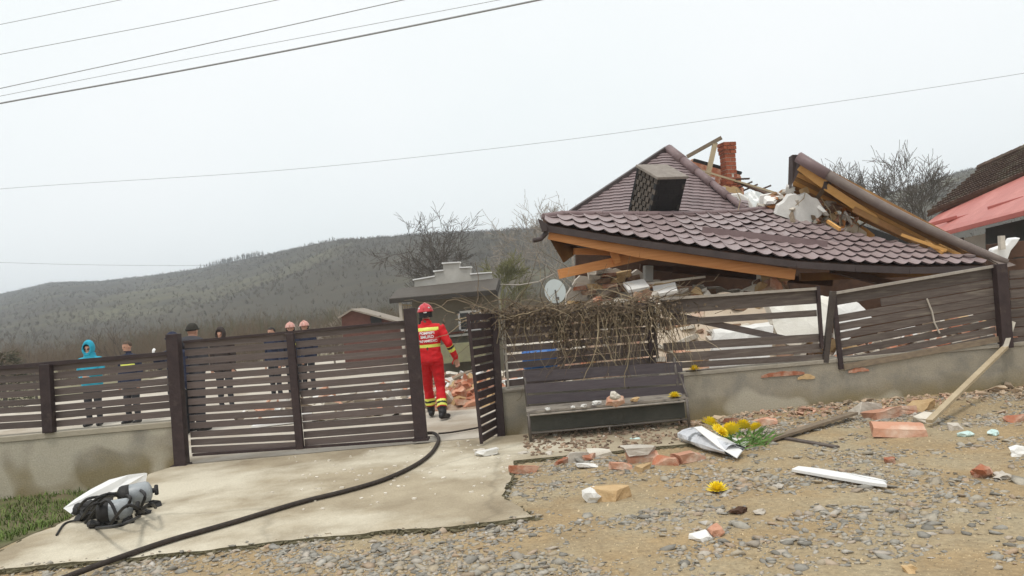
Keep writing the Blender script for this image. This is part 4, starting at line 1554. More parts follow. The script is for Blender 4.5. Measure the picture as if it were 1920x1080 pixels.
# broken bits strewn over the gap between the two roof pieces
gap = bpy.data.objects.new('gap_debris', None)
C.objects.link(gap)
gap.parent = house
for _ in range(95):
    x = rnd.uniform(1425, 1600)
    y0 = interp([(1425, 392), (1445, 366), (1500, 352), (1560, 385), (1650, 440)], x)
    y1 = interp([(1425, 400), (1500, 414), (1560, 432), (1650, 452)], x)
    y = lerp(y0, y1, rnd.random())
    k = rnd.choice(['plaster', 'plaster_white', 'brick_tan', 'brick_dull', 'mortar', 'wood_orange', 'wood_grey', 'brick_pink'])
    s = rnd.uniform(.5, 1.25)
    place(rnd.choice(CH[k]), PIECE[k], gap, Matrix.Translation(P(x, y, rnd.uniform(14.35, 14.75) + (.5 if x < 1480 else 0))) @ rot(rnd.uniform(-1, 1), rnd.uniform(-1, 1), rnd.uniform(0, 6)) @ Matrix.Scale(s, 4))
for a, b in [((1540, 372), (1560, 420)), ((1562, 385), (1575, 428)), ((1600, 410), (1608, 440)), ((1510, 360), (1492, 385)), ((1380, 355), (1384, 395))]:
    mb = MB()
    p0, p1 = P(*a, 14.3), P(*b, 14.2)
    mb.tube([p0, p0.lerp(p1, .5) + V((.06, 0, 0)), p1], .008, 5)
    mb.build('hanging_wire', M_['vine_lt'], house)

# right roof fragment: broken slope with exposed amber underside
RA, RB = P(1493, 298, 14.3), P(1850, 489, 12.9)
A2, B2 = P(1486, 352, 15.6), P(1760, 478, 13.9)
mb = MB()
n_f = 12
mb.prism([RA, RB, B2, A2], (.06, .02, .10))
mb.build('fallen_slope', M_['wood_dull'], house)
for k in range(6):
    t0, t1 = k / 6 + .01, (k + 1) / 6 - .01
    mb = MB()
    a0, b0 = RA.lerp(A2, t0), RB.lerp(B2, t0)
    a1, b1 = RA.lerp(A2, t1), RB.lerp(B2, t1)
    e = .92 - .05 * rnd.random()
    off = V((-.012, -.02, -.035))
    mb.prism([a0 + off, a0.lerp(b0, e) + off, a1.lerp(b1, e - .03) + off, a1 + off], (.0, .01, .025))
    mb.build('soffit_board', M_['wood_amber' if k in (2, 4) else 'wood_dull'], house)
# amber fascia in two lengths
for a, b, m, h in [((1500, 312, 14.15), (1546, 346, 13.95), 'wood_amber', .15), ((1549, 350, 13.93), (1642, 412, 13.6), 'wood_amber', .13), ((1600, 392, 13.7), (1740, 462, 13.25), 'wood_dull', .10)]:
    mb = MB()
    mb.beam(P(*a), P(*b), h, .05)
    mb.build('fascia_board', M_[m], house, bevel=.004)
mb = MB()
mb.prism([P(1486, 290, 14.2), P(1497, 290, 14.2), P(1500, 318, 14.2), P(1486, 345, 14.3), P(1484, 352, 14.4)], (.02, .25, 0))
mb.build('end_board', M_['gutter'], house)
a, b = P(1496, 294, 14.05), P(1888, 494, 12.6)
def rcap(t): return a.lerp(b, t) + V((0, 0, -.11 * math.sin(math.pi * t)))
mb = MB()
mb.tube([rcap(0), rcap(.08), rcap(.155)], .098, 8)
mb.build('ridge_cap', M_['ridge'], house, smooth=True)
mb = MB()
mb.tube([rcap(.14 + .86 * k / 14) for k in range(15)], [.085 - .0012 * k for k in range(15)], 8)
mb.build('ridge_cap', M_['ridge_grey'], house, smooth=True)
mb = MB()
mb.prism([P(1850, 482, 12.7), P(1885, 488, 12.6), P(1905, 497, 12.5), P(1885, 502, 12.5)], (0, .1, .02))
mb.build('cap_end', M_['ridge_grey'], house)
mb = MB()
mb.prism([P(1546, 340, 13.9), P(1560, 342, 13.9), P(1552, 356, 13.9), P(1544, 352, 13.9)], (0, .06, .0))
mb.build('bracket', M_['gutter'], house)
for a, b in [((1552, 415), (1575, 430)), ((1760, 460), (1800, 478)), ((1690, 440), (1775, 470)), ((1735, 452), (1768, 474))]:
    mb = MB()
    mb.beam(P(*a, 13.2), P(*b, 12.9), .05, .04)
    mb.build('split_batten', M_['wood_amber'], house)

# ------------------------------------------------------------------ rubble heaps
def heap(name, label, cx, cy, rx, ry, h, n, kinds, seed, base_m='rubble', z0=0.0, smin=.7, smax=1.4, cat='rubble heap', maxn=290):
    r = random.Random(seed)
    root = thing(name, (cx, cy, z0), label, cat)
    def hz(x, y):
        d = math.hypot((x - cx) / rx, (y - cy) / ry)
        k = max(0, 1 - d * d)
        return z0 + h * k * (.75 + .5 * noise.noise(V((x * 1.3 + seed, y * 1.3, 0)))) - .03
    mb = MB()
    mb.grid(lambda u, v: V((cx + (2 * u - 1) * rx, cy + (2 * v - 1) * ry, hz(cx + (2 * u - 1) * rx, cy + (2 * v - 1) * ry))), 28, 16)
    o = mb.build('rubble_bed', M_[base_m], root, fix=False)
    for i in range(min(n, maxn)):
        a, q = r.uniform(0, 6.28), r.random() ** .6
        x, y = cx + math.cos(a) * rx * q, cy + math.sin(a) * ry * q
        k = r.choice(kinds)
        me = r.choice(CH[k])
        s = r.uniform(smin, smax)
        tl = .5 if 'wood' not in k else .2
        m4 = Matrix.Translation((x, y, hz(x, y) + .03 * s)) @ rot(r.gauss(0, tl), r.gauss(0, tl), r.uniform(0, 6.28)) @ Matrix.Diagonal((s, s, s, 1))
        place(me, PIECE[k], root, m4)
    return root
ALLK = ['brick', 'brick_pink', 'brick_pink', 'brick_tan', 'mortar', 'mortar', 'plaster', 'plaster_white', 'wood_grey']
DUST = ['brick_tan', 'brick_pink', 'brick', 'mortar', 'mortar', 'plaster', 'wood_grey', 'brick_dull', 'brick_dull']
heap('rubble_heap', 'mixed rubble heap of the fallen front wall behind the broken fence', 2.3, 12.75, 2.1, 1.0, 2.05, 290, DUST, 3, smin=.6, smax=1.7)
heap('rubble_heap', 'low rubble heap in the shade under the long orange eave beam', 4.0, 13.1, 1.6, .9, 1.75, 200, DUST + ['plaster', 'brick_pink'], 13, smax=1.7)
heap('rubble_heap', 'rubble heap spilling against the tilted right fence panel', 6.0, 11.9, 2.2, 1.1, .95, 240, ALLK + ['brick', 'wood_orange'], 4)
heap('brick_pile', 'pile of fallen orange bricks seen through the open garden gate', P(880, 745, 14.0).x, 14.2, .8, 1.1, .42, 130, ['brick', 'brick', 'brick_pink', 'brick_tan'], 5, smin=.9, smax=1.3, cat='brick pile')
heap('rubble_heap', 'spread of timber and plaster debris in the yard behind the brick pile', P(850, 705, 17).x, 17.6, 1.6, 1.6, .18, 150, ['plaster_white', 'wood_grey', 'wood_grey', 'plaster', 'mortar', 'brick_pink'], 6)
heap('rubble_heap', 'thin scatter of white debris in the yard behind the driveway gate', -2.6, 15.5, 2.8, 2.4, .04, 230, ['plaster_white', 'plaster', 'plaster', 'mortar', 'wood_grey', 'wood_grey', 'brick_pink'], 8, base_m='yard', smax=1.9)
heap('rubble_heap', 'debris behind the vine fence under the satellite dish', 1.15, 11.6, .95, .9, .55, 110, ALLK, 9)

# long white planks strewn over the yard behind the gate
for i, (x, y, l, a, lb) in enumerate([(-3.2, 13.4, 2.6, .08, 'long white plank lying behind the left leaf of the driveway gate'), (-1.9, 14.6, 2.2, -.1, 'white plank lying behind the right leaf of the driveway gate'), (-4.6, 14.0, 2.4, .05, 'white plank lying behind the turquoise jacket person'), (-.62, 16.6, 1.5, .3, 'white plank leaning over debris right of the red firefighter')]):
    mb = MB()
    p = V((x, y, .05))
    d = V((math.cos(a), math.sin(a), .02)) * l / 2
    mb.beam(p - d, p + d, .04, .15)
    o = mb.build('plank', M_['white'], loc=p, bevel=.004)
    tag(o, lb, 'plank')

# blue plastic barrel lying behind the vine fence
root = thing('plastic_barrel', P(1015, 700, 10.8), 'blue plastic barrel lying behind the vine fence slats', 'barrel')
mb = MB()
c = P(1012, 672, 10.9)
mb.loft([(c + V((x, 0, 0)), V((0, r_, 0)), V((0, 0, r_))) for x, r_ in [(-.24, .1), (-.23, .13), (-.12, .15), (-.1, .158), (-.08, .15), (.08, .15), (.1, .158), (.12, .15), (.23, .13), (.24, .1)]], 16)
mb.build('drum', M_['blue'], root, smooth=True)
mb = MB()
mb.loft([(c + V((.24, 0, .06)), V((0, .03, 0)), V((0, 0, .03))), (c + V((.27, 0, .06)), V((0, .03, 0)), V((0, 0, .03)))], 10)
mb.build('screw_cap', M_['white'], root)
mb = MB()
mb.box(c - V((0, 0, .155 + (c.z - .155) / 2)), .5, .3, c.z - .155)
o = mb.build('masonry_block', M_['mortar'], loc=(c.x, c.y, 0))
tag(o, 'broken masonry block carrying the blue barrel', 'masonry')

# satellite dish on a pole
root = thing('satellite_dish', P(1043, 600, 12.0), 'round grey satellite dish standing above the vine fence', 'satellite dish')
c = P(1041, 546, 12.0)
mb = MB()
R = rot(math.radians(80), 0, math.radians(10)).to_3x3()
rings = [(c + R @ V((0, 0, -.055 * (1 - t * t))), R @ V((.163 * max(t, .02), 0, 0)), R @ V((0, .185 * max(t, .02), 0))) for t in (0, .3, .6, .85, 1.0)]
mb.loft(rings, 24)
mb.build('reflector', M_['dish'], root, smooth=False)
mb = MB()
mb.tube([c + V((.005, -.06, -.05)), c + V((.01, -.2, -.12))], .008, 6)
mb.tube([c + V((0, -.04, .02)), c + V((.012, -.06, -.2))], .012, 6)
mb.box(c + V((.01, -.22, -.115)), .05, .06, .05)
mb.build('feed_arm', M_['steel'], root)
mb = MB()
mb.tube([c + V((.02, .06, 0)), V((c.x + .02, 12.06, 0))], .02, 8)
mb.build('pole', M_['steel'], root)
# pile of bricks at its foot on the wall end
for i, (x, y) in enumerate([(1020, 566), (1030, 572), (1014, 575)]):
    pass

# ------------------------------------------------------------------ outbuilding with stepped parapet
OY = 20.0
ob = thing('outbuilding', P(835, 690, OY), 'small grey outbuilding with a stepped pale parapet above a dark canopy', 'building')
xl_, xr_ = P(775, 600, OY).x, P(938, 600, OY).x
zt = P(850, 545, OY).z
mb = MB()
mb.prism([V((xl_, OY, 0)), V((xr_, OY, 0)), V((xr_, OY, zt)), V((xl_, OY, zt))], (0, 2.6, 0))
mb.build('wall', M_['outwall'], ob)
mb = MB()
pp = [(777, 540), (777, 525), (815, 519), (815, 510), (831, 507), (831, 495), (862, 493), (862, 503), (883, 502), (883, 514), (914, 510), (922, 515), (925, 526)]
mb.prism([P(x, y, OY + .1) for x, y in pp], (0, .22, 0))
mb.build('parapet', M_['parapet'], ob)
for (x0, x1, y0, y1) in [(829, 864, 494, 492), (813, 832, 509, 507), (862, 885, 502, 501), (775, 816, 525, 518), (882, 922, 514, 511)]:
    mb = MB()
    mb.beam(P(x0, y0, OY + .2), P(x1, y1, OY + .2), .03, .30)
    mb.build('parapet_coping', M_['white'], ob)
mb = MB()
a, b = P(748, 544, OY + .1), P(936, 524, OY + .1)
c_, d_ = P(730, 563, OY - .75), P(930, 546, OY - .75)
mb.prism([c_, d_, b, a], (0, 0, .04))
mb.build('canopy_roof', M_['outroof'], ob)
mb = MB()
mb.beam(c_ + V((0, -.0, -.03)), d_ + V((0, -.0, -.03)), .10, .04)
mb.build('canopy_fascia', M_['outfascia'], ob)
mb = MB()
mb.prism([d_, b, b - V((0, 0, .13)), d_ - V((0, 0, .12))], (.03, 0, 0))
mb.build('canopy_fascia', M_['outfascia'], ob)
for x in (752, 757):
    pass
mb = MB()
mb.beam(V((P(752, 600, OY - .6).x, OY - .6, 0)), P(750, 566, OY - .6), .07, .07, up=V((1, 0, 0)))
mb.build('canopy_post', M_['mortar'], ob)
mb = MB()
for k in range(5):
    mb.tube([P(756 + 3 * k, 570, OY - .4), P(757 + 3 * k, 600, OY - .4)], .012, 5)
mb.tube([P(750, 571, OY - .4), P(772, 573, OY - .4)], .015, 5)
mb.build('wicker_screen', M_['wood_pale'], ob)
# window
wf = MB()
wa, wb = P(858, 584, OY - .02), P(906, 618, OY - .02)
xa_, xb_, za, zb = wa.x, wb.x, wb.z, wa.z
for (x0, x1, z0, z1) in [(xa_, xa_ + .05, za, zb), (xb_ - .05, xb_, za, zb), (xa_, xb_, zb - .05, zb), (xa_, xb_, za, za + .05), (xa_ + .26, xa_ + .30, za + .05, zb - .05)]:
    wf.box(((x0 + x1) / 2, OY - .03, (z0 + z1) / 2), x1 - x0, .06, z1 - z0)
win = wf.build('window', M_['white'], ob)
mb = MB()
mb.box(((xa_ + xb_) / 2, OY - .01, (za + zb) / 2), xb_ - xa_ - .04, .01, zb - za - .04)
mb.build('pane', M_['glass'], win)
mb = MB()
mb.beam(P(836, 631, OY - .08), P(925, 622, OY - .08), .05, .2)
mb.build('sill', M_['parapet'], ob)
mb = MB()
mb.beam(P(836, 626, OY - .16), P(870, 622, OY - .16), .05, .1)
mb.build('flower_box', M_['redshed'], ob)
mb = MB()
mb.prism([P(786, 572, OY - .03), P(800, 571, OY - .03), P(802, 690, OY - .03), P(786, 690, OY - .03)], (0, .02, 0))
mb.build('door', M_['outfascia'], ob)
mb = MB()
mb.box(P(868, 660, OY - .4), 1.1, .5, .45)
o = mb.build('planter', mat('mossy_planter', (.30, .30, .17), (.24, .22, .15), 4, .9), loc=P(868, 676, OY - .4))
tag(o, 'low mossy concrete planter under the outbuilding window', 'planter')
mb = MB()
pts = [P(1040, 513, 13), P(1010, 528, 14.5), P(975, 534, 17), P(936, 533, 20)]
mb.tube(pts, .012, 5)
o = mb.build('service_cable', M_['edge'], loc=pts[0])
tag(o, 'pale cable sagging from the wrecked eave to the outbuilding', 'cable')

# red brown shed
sh = thing('shed', P(690, 640, 26), 'low red brown shed with a pale gable edge behind the driveway gate', 'shed')
mb = MB()
mb.prism([P(640, 594, 26), P(660, 582, 26), P(748, 604, 26), V((P(748, 604, 26).x, 26, -.3)), V((P(640, 594, 26).x, 26, -.3))], (0, 2.5, 0))
mb.build('wall', M_['redshed'], sh)
for a, b in [((636, 596), (661, 580)), ((659, 580), (752, 605))]:
    mb = MB()
    mb.beam(P(*a, 26) + V((0, 1, 0)), P(*b, 26) + V((0, 1, 0)), .05, 2.3)
    mb.build('roof', M_['bark_pale'], sh)
mb = MB()
mb.box(P(705, 599, 25.95), .35, .06, .22)
mb.build('opening', M_['black'], sh)

# ------------------------------------------------------------------ neighbour house on the right
nh = thing('neighbour_house', P(1880, 560, 18), 'neighbouring house with a salmon metal roof under weathered brown tiles', 'house')
q = [P(1714, 436, 22.5), P(1742, 443, 21), P(2010, 372, 15.0), P(2040, 280, 17.6), P(1790, 379, 22.2)]
mb = MB()
mb.prism(q, (0, .02, -.06))
mb.build('metal_roof', M_['redroof'], nh)
mb = MB()
mb.beam(P(1740, 446, 20.9), P(2012, 376, 14.9), .10, .05)
mb.build('eave_trim', M_['redroof_dk'], nh)
for a, b in [((1740, 422, 21.2), (1790, 408, 20.4)), ((1772, 416, 20.8), (1833, 400, 19.6)), ((1848, 392, 19.0), (1915, 372, 17.8)), ((1900, 384, 18.0), (2000, 354, 16.2))]:
    mb = MB()
    mb.beam(P(*a) + V((0, -.1, .0)), P(*b) + V((0, -.1, .0)), .10, .05)
    mb.build('snow_guard', M_['redroof_dk'], nh, bevel=.02)
tl, tr_, bl, br = P(1838, 318, 24), P(2060, 222, 19.5), P(1740, 400, 22.6), P(2050, 274, 17.65)
mb = MB()
rows, cols = 11, 50
n_ = (br - bl).cross(tl - bl).normalized()
if n_.z < 0: n_ = -n_
for j in range(rows):
    for i in range(cols):
        def pt(u, v): return bl.lerp(br, u).lerp(tl.lerp(tr_, u), v)
        u0, u1, v0, v1 = i / cols, (i + 1) / cols, j / rows, (j + 1) / rows
        h_ = rnd.uniform(.075, .09)
        p = [pt(u0, v0), pt((u0 + u1) / 2, v0), pt(u1, v0), pt(u1, v1), pt((u0 + u1) / 2, v1), pt(u0, v1)]
        mb.add([p[0] + n_ * h_ * .75, p[1] + n_ * h_, p[2] + n_ * h_ * .75, p[3], p[4] + n_ * .02, p[5], p[0], p[1], p[2]], [(0, 1, 4, 5), (1, 2, 3, 4), (6, 7, 1, 0), (7, 8, 2, 1)])
o = mb.build('tile_field', M_['oldtile'], nh, fix=False)
o['kind'] = 'stuff'
mb = MB()
mb.prism([bl, br, tr_, tl], (0, .1, -.1))
mb.build('roof_deck', M_['wood_dark'], nh)
mb = MB()
for k in range(12):
    p = tl.lerp(tr_, k / 12)
    p2 = tl.lerp(tr_, (k + 1.05) / 12)
    mb.tube([p + n_ * .05, p2 + n_ * .05], [.11, .12], 7)
mb.build('ridge_tiles', M_['oldtile'], nh)
mb = MB()
mb.prism([V((P(1752, 470, 22).x, 22, 0)), V((P(1990, 470, 19).x, 19, 0)), V((P(1990, 470, 19).x, 19, 2.5)), V((P(1752, 470, 22).x, 22, 2.2))], (.1, .2, 0))
mb.build('wall', M_['neighwall'], nh)
for x, Y, m in [(1798, 19.4, 'wood_dark'), (1765, 20.4, 'mortar')]:
    p = P(x, 440, Y)
    mb = MB()
    ztop = 2.25 if x < 1900 else 2.7
    mb.beam(V((p.x, Y, 0)), V((p.x, Y, ztop)), .14, .14, up=V((1, 0, 0)))
    mb.build('porch_post', M_[m], nh)
mb = MB()
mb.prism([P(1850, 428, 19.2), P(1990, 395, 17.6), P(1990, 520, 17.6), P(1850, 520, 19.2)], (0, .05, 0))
mb.build('doorway_shade', mat('doorway_shade_dark', (.05, .06, .055), (.07, .075, .07), 3, .8), nh)  # flat dark sheet, its colour stands for the shade of the interior
# clutter beside the porch
mb = MB()
sheet = [(1856, 488), (1862, 468), (1880, 462), (1890, 458), (1896, 448), (1914, 446), (1906, 458), (1896, 470), (1890, 486), (1880, 500)]
mb.prism([P(x, y, 15.2) for x, y in sheet], (.05, .22, .03))
o = mb.build('white_sheet', M_['white'], loc=P(1880, 495, 15.2), bevel=.02)
tag(o, 'crumpled white sheet hanging over the dark crate by the red roof', 'sheet')
mb = MB()
p = P(1905, 500, 15.5)
for k in range(6):
    mb.box(V((p.x + .15, 15.7, k * .36 + .18)), 1.0, .7, .34)
root = thing('crate_stack', (p.x + .15, 15.7, 0), 'stack of dark crates standing by the red roofed porch', 'crates')
for k in range(6):
    mb = MB()
    mb.box(V((p.x + .15, 15.75, k * .33 + .165)), .8, .5, .31)
    mb.build('crate', M_['wood_dark'], root, bevel=.01)
mb = MB()
mb.box(P(1878, 455, 15.1), .09, .09, .26, rot(0, .05, 0).to_3x3())
o = mb.build('post_stub', M_['mortar'], loc=P(1878, 470, 15.1))
tag(o, 'short broken concrete stub poking through the white sheet', 'post')

# ------------------------------------------------------------------ hose
pts_px = [(60, 1110), (130, 1080), (225, 1045), (319, 1013), (431, 981), (562, 942), (650, 920), (720, 899), (775, 874), (806, 852), (820, 832), (822, 820), (812, 812), (795, 813)]
hp = [G(x, y, .045) for x, y in pts_px]
def spline(pts, n):
    o_ = []
    for i in range(len(pts) - 1):
        p0, p1, p2, p3 = pts[max(i - 1, 0)], pts[i], pts[i + 1], pts[min(i + 2, len(pts) - 1)]
        for k in range(n):
            t = k / n
            o_.append(.5 * ((2 * p1) + (p2 - p0) * t + (2 * p0 - 5 * p1 + 4 * p2 - p3) * t * t + (3 * p1 - p0 - 3 * p2 + p3) * t ** 3))
    o_.append(pts[-1])
    return o_
mb = MB()
mb.tube(spline(hp, 6), .022, 10)
o = mb.build('fire_hose', M_['hose'], smooth=True, loc=hp[0])
tag(o, 'thick black fire hose curving across the driveway to the gate post', 'hose')
mb = MB()
q_ = [G(822, 813, .03), G(850, 810, .03), G(895, 802, .03), G(935, 792, .03)]
mb.tube(spline(q_, 5), .012, 8)
o = mb.build('thin_hose', M_['hose'], smooth=True, loc=q_[0])
tag(o, 'thin dark hose running through the open garden gate', 'hose')

# ------------------------------------------------------------------ breathing sets and white sheet lower left
root = thing('breathing_apparatus', G(215, 975, .02), 'two grey air cylinders in a black harness dumped on the driveway', 'breathing apparatus')
def tank(a, b, r):
    a, b = V(a), V(b)
    d = (b - a).normalized()
    s1 = d.orthogonal().normalized()
    s2 = d.cross(s1)
    L = (b - a).length
    rings = [(a + d * (t * L), s1 * rr * r, s2 * rr * r) for t, rr in [(0, .25), (.02, .6), (.08, .9), (.16, 1), (.5, 1.0), (.82, 1), (.92, .86), (.98, .5), (1, .22)]]
    mb = MB()
    mb.loft(rings, 20)
    o = mb.build('air_cylinder', M_['tank'], root, smooth=True)
    w_ = MB()
    w_.loft([(a + d * (t * L), s1 * rr * r, s2 * rr * r) for t, rr in [(-.02, .3), (.0, .7), (.06, .96), (.14, 1.04), (.34, 1.04), (.35, 1.0)]], 20)
    w_.build('rubber_boot', M_['black'], o, smooth=True)
    v = MB()
    v.tube([b - d * .01, b + d * .05], .025, 10)
    v.tube([b + d * .035 - s1 * .05, b + d * .035 + s1 * .05], .02, 8)
    v.build('valve', M_['black'], o, smooth=True)
g0 = G(205, 972, .02)
tank(G(182, 962, .14), G(246, 952, .14) + V((.02, 0, 0)), .095)
tank(G(222, 934, .15), G(286, 920, .17), .105)
for k, (a, b, c_) in enumerate([((170, 958), (205, 925), (240, 945)), ((150, 975), (175, 945), (200, 950)), ((230, 965), (245, 935), (232, 928)), ((180, 990), (225, 985), (262, 968)), ((255, 965), (280, 945), (292, 952)), ((150, 965), (190, 930), (232, 925)), ((262, 955), (272, 928), (255, 915)), ((160, 980), (200, 938), (222, 975)), ((205, 985), (238, 948), (270, 960)), ((145, 958), (165, 935), (215, 930))]):
    mb = MB()
    mb.tube(spline([G(*a, .03), G(*b, .27), G(*c_, .10)], 6), .014, 6)
    mb.build('strap', M_['black'], root, smooth=True)
for (x, y, s) in [(165, 968, .09), (180, 985, .055), (243, 976, .045), (288, 946, .05), (270, 960, .045), (155, 955, .08), (190, 940, .09), (205, 980, .05), (172, 950, .08)]:
    me = stone_mesh('harness_pad', s * 2.6, s * 2.0, s * 1.4, int(x), M_['black'])
    o = bpy.data.objects.new('harness_pad', me)
    C.objects.link(o)
    o.parent = root
    o.location = G(x, y, .04) - wloc(root)
mb = MB()
mb.tube(spline([G(150, 975, .05), G(130, 978, .03), G(118, 985, .03), G(106, 1003, .03)], 5), .010, 6)
mb.build('air_line', M_['black'], root, smooth=True)
mb = MB()
up_ = [P(118, 953, 8.05), P(140, 936, 8.25), P(170, 917, 8.45), P(205, 899, 8.65), P(240, 890, 8.8), P(271, 886, 8.95)]
dn_ = [P(268, 905, 8.9), P(240, 914, 8.75), P(210, 926, 8.55), P(180, 940, 8.35), P(155, 955, 8.15), P(136, 966, 8.0)]
mb.prism(up_ + dn_, (.02, .03, -.012))
o = mb.build('white_sheet', M_['white'], loc=G(180, 960), bevel=.005)
tag(o, 'curved white sheet propped behind the grey air cylinders', 'sheet')

# ------------------------------------------------------------------ bits on the ground
K = 'loose bricks and stones on the road'
CB = [('brick', 980, 886, 'brick', .2, 1.1, 'orange brick lying alone beside the driveway corner'),
      ('brick', 1055, 870, 'brick', .9, .8, 'small red brown brick at the left end of the rubble row'),
      ('mortar_lump', 1081, 863, 'mortar', .4, 1.15, 'grey white mortar lump leaning in the rubble row below the bench'),
      ('brick', 1104, 861, 'brick', 1.2, .75, 'bright red brick fragment between two pale lumps'),
      ('plaster_chunk', 1124, 853, 'plaster', .1, .9, 'cream plaster chunk against the kerb below the bench'),
      ('plaster_chunk', 1101, 876, 'plaster_white', .2, .75, 'flat white chip in front of the bright red fragment'),
      ('brick', 1166, 879, 'brick_pink', .15, .9, 'flat pinkish brick left of the grey topped block'),
      ('brick', 1248, 870, 'brick', -.5, 1.05, 'brown brick leaning on a pink one below the bouquet'),
      ('brick', 1292, 864, 'brick_pink', .5, 1.25, 'pink brick standing just left of the silver bouquet wrap'),
      ('brick', 1206, 881, 'brick_tan', .8, .6, 'small tan brick end in front of the grey topped block'),
      ('brick', 1436, 796, 'brick_pink', -.1, 1.1, 'pink brick by the wall foot behind the flowers'),
      ('mortar_lump', 1410, 800, 'mortar', .5, .9, 'pale mortar lump by the wall foot behind the flowers'),
      ('brick', 1370, 792, 'brick', .3, .8, 'brown brick by the wall foot beside the bench leg'),
      ('brick', 1655, 783, 'brick_pink', .2, 1.45, 'long pink brick on the stony bank under the leaning stick'),
      ('brick', 1690, 775, 'brick_pink', -.4, 1.2, 'pink brick behind the long one under the leaning stick'),
      ('mortar_lump', 1625, 772, 'mortar', .3, 1.5, 'big pale mortar lump at the end of the grey plank'),
      ('brick', 1684, 816, 'brick_pink', -.2, 1.9, 'broad flat salmon brick slab in the gravel right of the short plank'),
      ('brick', 1725, 768, 'brick_tan', .6, 1.2, 'tan block at the lower end of the leaning stick'),
      ('plaster_chunk', 1745, 790, 'plaster', .6, 1.1, 'beige plaster chunk by the lower end of the leaning stick'),
      ('brick', 1905, 790, 'brick', .2, .9, 'red brick near the wall at the right frame edge'),
      ('mortar_lump', 1790, 805, 'mortar', .2, .7, 'grey lump left of the teal scrap'),
      ('plaster_chunk', 1318, 1010, 'plaster_white', .5, .55, 'white chip beside the tan stone near the bottom'),
      ('plaster_chunk', 912, 853, 'plaster_white', .1, 1.0, 'flattened white plaster litter below the open garden gate')]
for nm, x, y, k, rz, s, lb in CB:
    z = .04 if nm != 'x' else 0
    pz = G(x, y, 0)
    zz = (.02 if in_poly(pz.x, pz.y, pl) else road_z(pz.x, pz.y))
    bit(nm, lb, 'brick' if nm == 'brick' else nm.replace('_', ' '), rough_mesh(rnd.choice(CH[k]), nm, x), x, y, zz, rz, s, (rnd.uniform(-.15, .15), rnd.uniform(-.2, .2)), K, lift=.03 * s)
# grey topped block
root = thing('masonry_chunk', G(1205, 862), 'masonry chunk with a grey mortar top and bricks beneath, below the bench', 'masonry')
p = G(1205, 862, 0)
for k, (me, dz, s) in enumerate([(rough_mesh(CH['brick_pink'][1], 'brick', 3), .04, 1.25), (rough_mesh(CH['mortar'][2], 'mortar_cap', 8), .115, (1.75, 1.2, .8))]):
    sc = Matrix.Diagonal((s, s, s, 1)) if not isinstance(s, tuple) else Matrix.Diagonal((*s, 1))
    place(me, 'brick' if k == 0 else 'mortar_cap', root, Matrix.Translation(p + V((0, 0, dz - .01))) @ rot(.05, .05, .15) @ sc)
# big tan and white half brick in the foreground
root = thing('brick', G(1143, 942), 'large tan brick with a white plastered end in the foreground gravel', 'brick', K)
p = G(1143, 940, -.03)
place(rough_mesh(CH['brick_tan'][2], 'body', 5, .014), 'body', root, Matrix.Translation(p + V((.03, 0, .05))) @ rot(.1, .0, .15) @ Matrix.Diagonal((1.25, 1.2, 1.15, 1)))
place(stone_mesh('plaster_end', .16, .17, .14, 4, M_['plaster_white'], False), 'plaster_end', root, Matrix.Translation(p + V((-.13, .01, .06))))
ST = [('stone', 1668, 868, (.11, .09, .08), 'brick', 'rust red stone right of the broken white plank'), ('stone', 1840, 893, (.17, .14, .12), 'brick', 'larger rust red stone in the gravel near the right edge'),
      ('stone', 1914, 853, (.19, .15, .10), 'plaster_white', 'pale rounded stone cut by the right frame edge'), ('stone', 1880, 897, (.14, .12, .07), 'mortar', 'grey flat stone right of the larger rust red stone'),
      ('stone', 1340, 1003, (.12, .09, .09), 'brick_pink', 'tan pink stone beside a white chip near the bottom'), ('stone', 1708, 1071, (.09, .07, .05), 'brick_tan', 'yellowish stone at the bottom edge'),
      ('stone', 1460, 915, (.10, .08, .05), 'mortar', 'grey pebble between the yellow flower and the white plank'), ('stone', 1385, 962, (.13, .09, .06), 'wood_dark', 'dark stone in the bare earth below the yellow flower'),
      ('stone', 1425, 963, (.10, .08, .05), 'mortar', 'pale grey stone right of the dark stone'), ('stone', 900, 845, (.14, .08, .03), 'mortar', 'flat grey flake by the open garden gate'),
      ('stone', 1030, 852, (.10, .07, .04), 'mortar', 'pale flake on the concrete before the left bench leg'), ('stone', 982, 850, (.11, .06, .03), 'mortar', 'grey flake on the concrete near the gravel corner')]
for i, (nm, x, y, sz3, m, lb) in enumerate(ST):
    pz = G(x, y, 0)
    bit(nm, lb, 'stone', stone_mesh('stone', *sz3, 30 + i, M_[m]), x, y, (.02 if in_poly(pz.x, pz.y, pl) else road_z(pz.x, pz.y)), rnd.uniform(0, 3), 1, group=K, lift=sz3[2] * .25)
for x, y, lb, k in [(1810, 820, 'crumpled teal scrap in the gravel, left of a whiter one', 3), (1863, 817, 'crumpled whitish green scrap in the gravel near the right edge', 4), (1192, 829, 'crumpled pale green scrap on the kerb below the bench', 6)]:
    bit('scrap', lb, 'scrap', stone_mesh('scrap', .14, .1, .06, k, M_['teal'], False, .5), x, y, -.02, k, 1, lift=.03)
# planks
def plank(name, label, a, b, w_, t, m, z=.0, z2=None, ends=None):
    p0, p1 = G(*a, z), G(*b, z if z2 is None else z2)
    p0, p1 = p0 + V((0, 0, t / 2)), p1 + V((0, 0, t / 2))
    mb = MB()
    mb.beam(p0, p1, t, w_)
    o = mb.build(name, M_[m], loc=(p0 + p1) / 2, bevel=.003)
    return tag(o, label, 'plank')
plank('plank', 'long weathered grey plank propped towards the wall right of the flowers', (1425, 832), (1602, 777), .10, .03, 'wood_grey', .0, .06)
plank('plank', 'short dark brown plank on the ground under the long grey one', (1466, 824), (1570, 842), .07, .03, 'slat_worn', -.02)
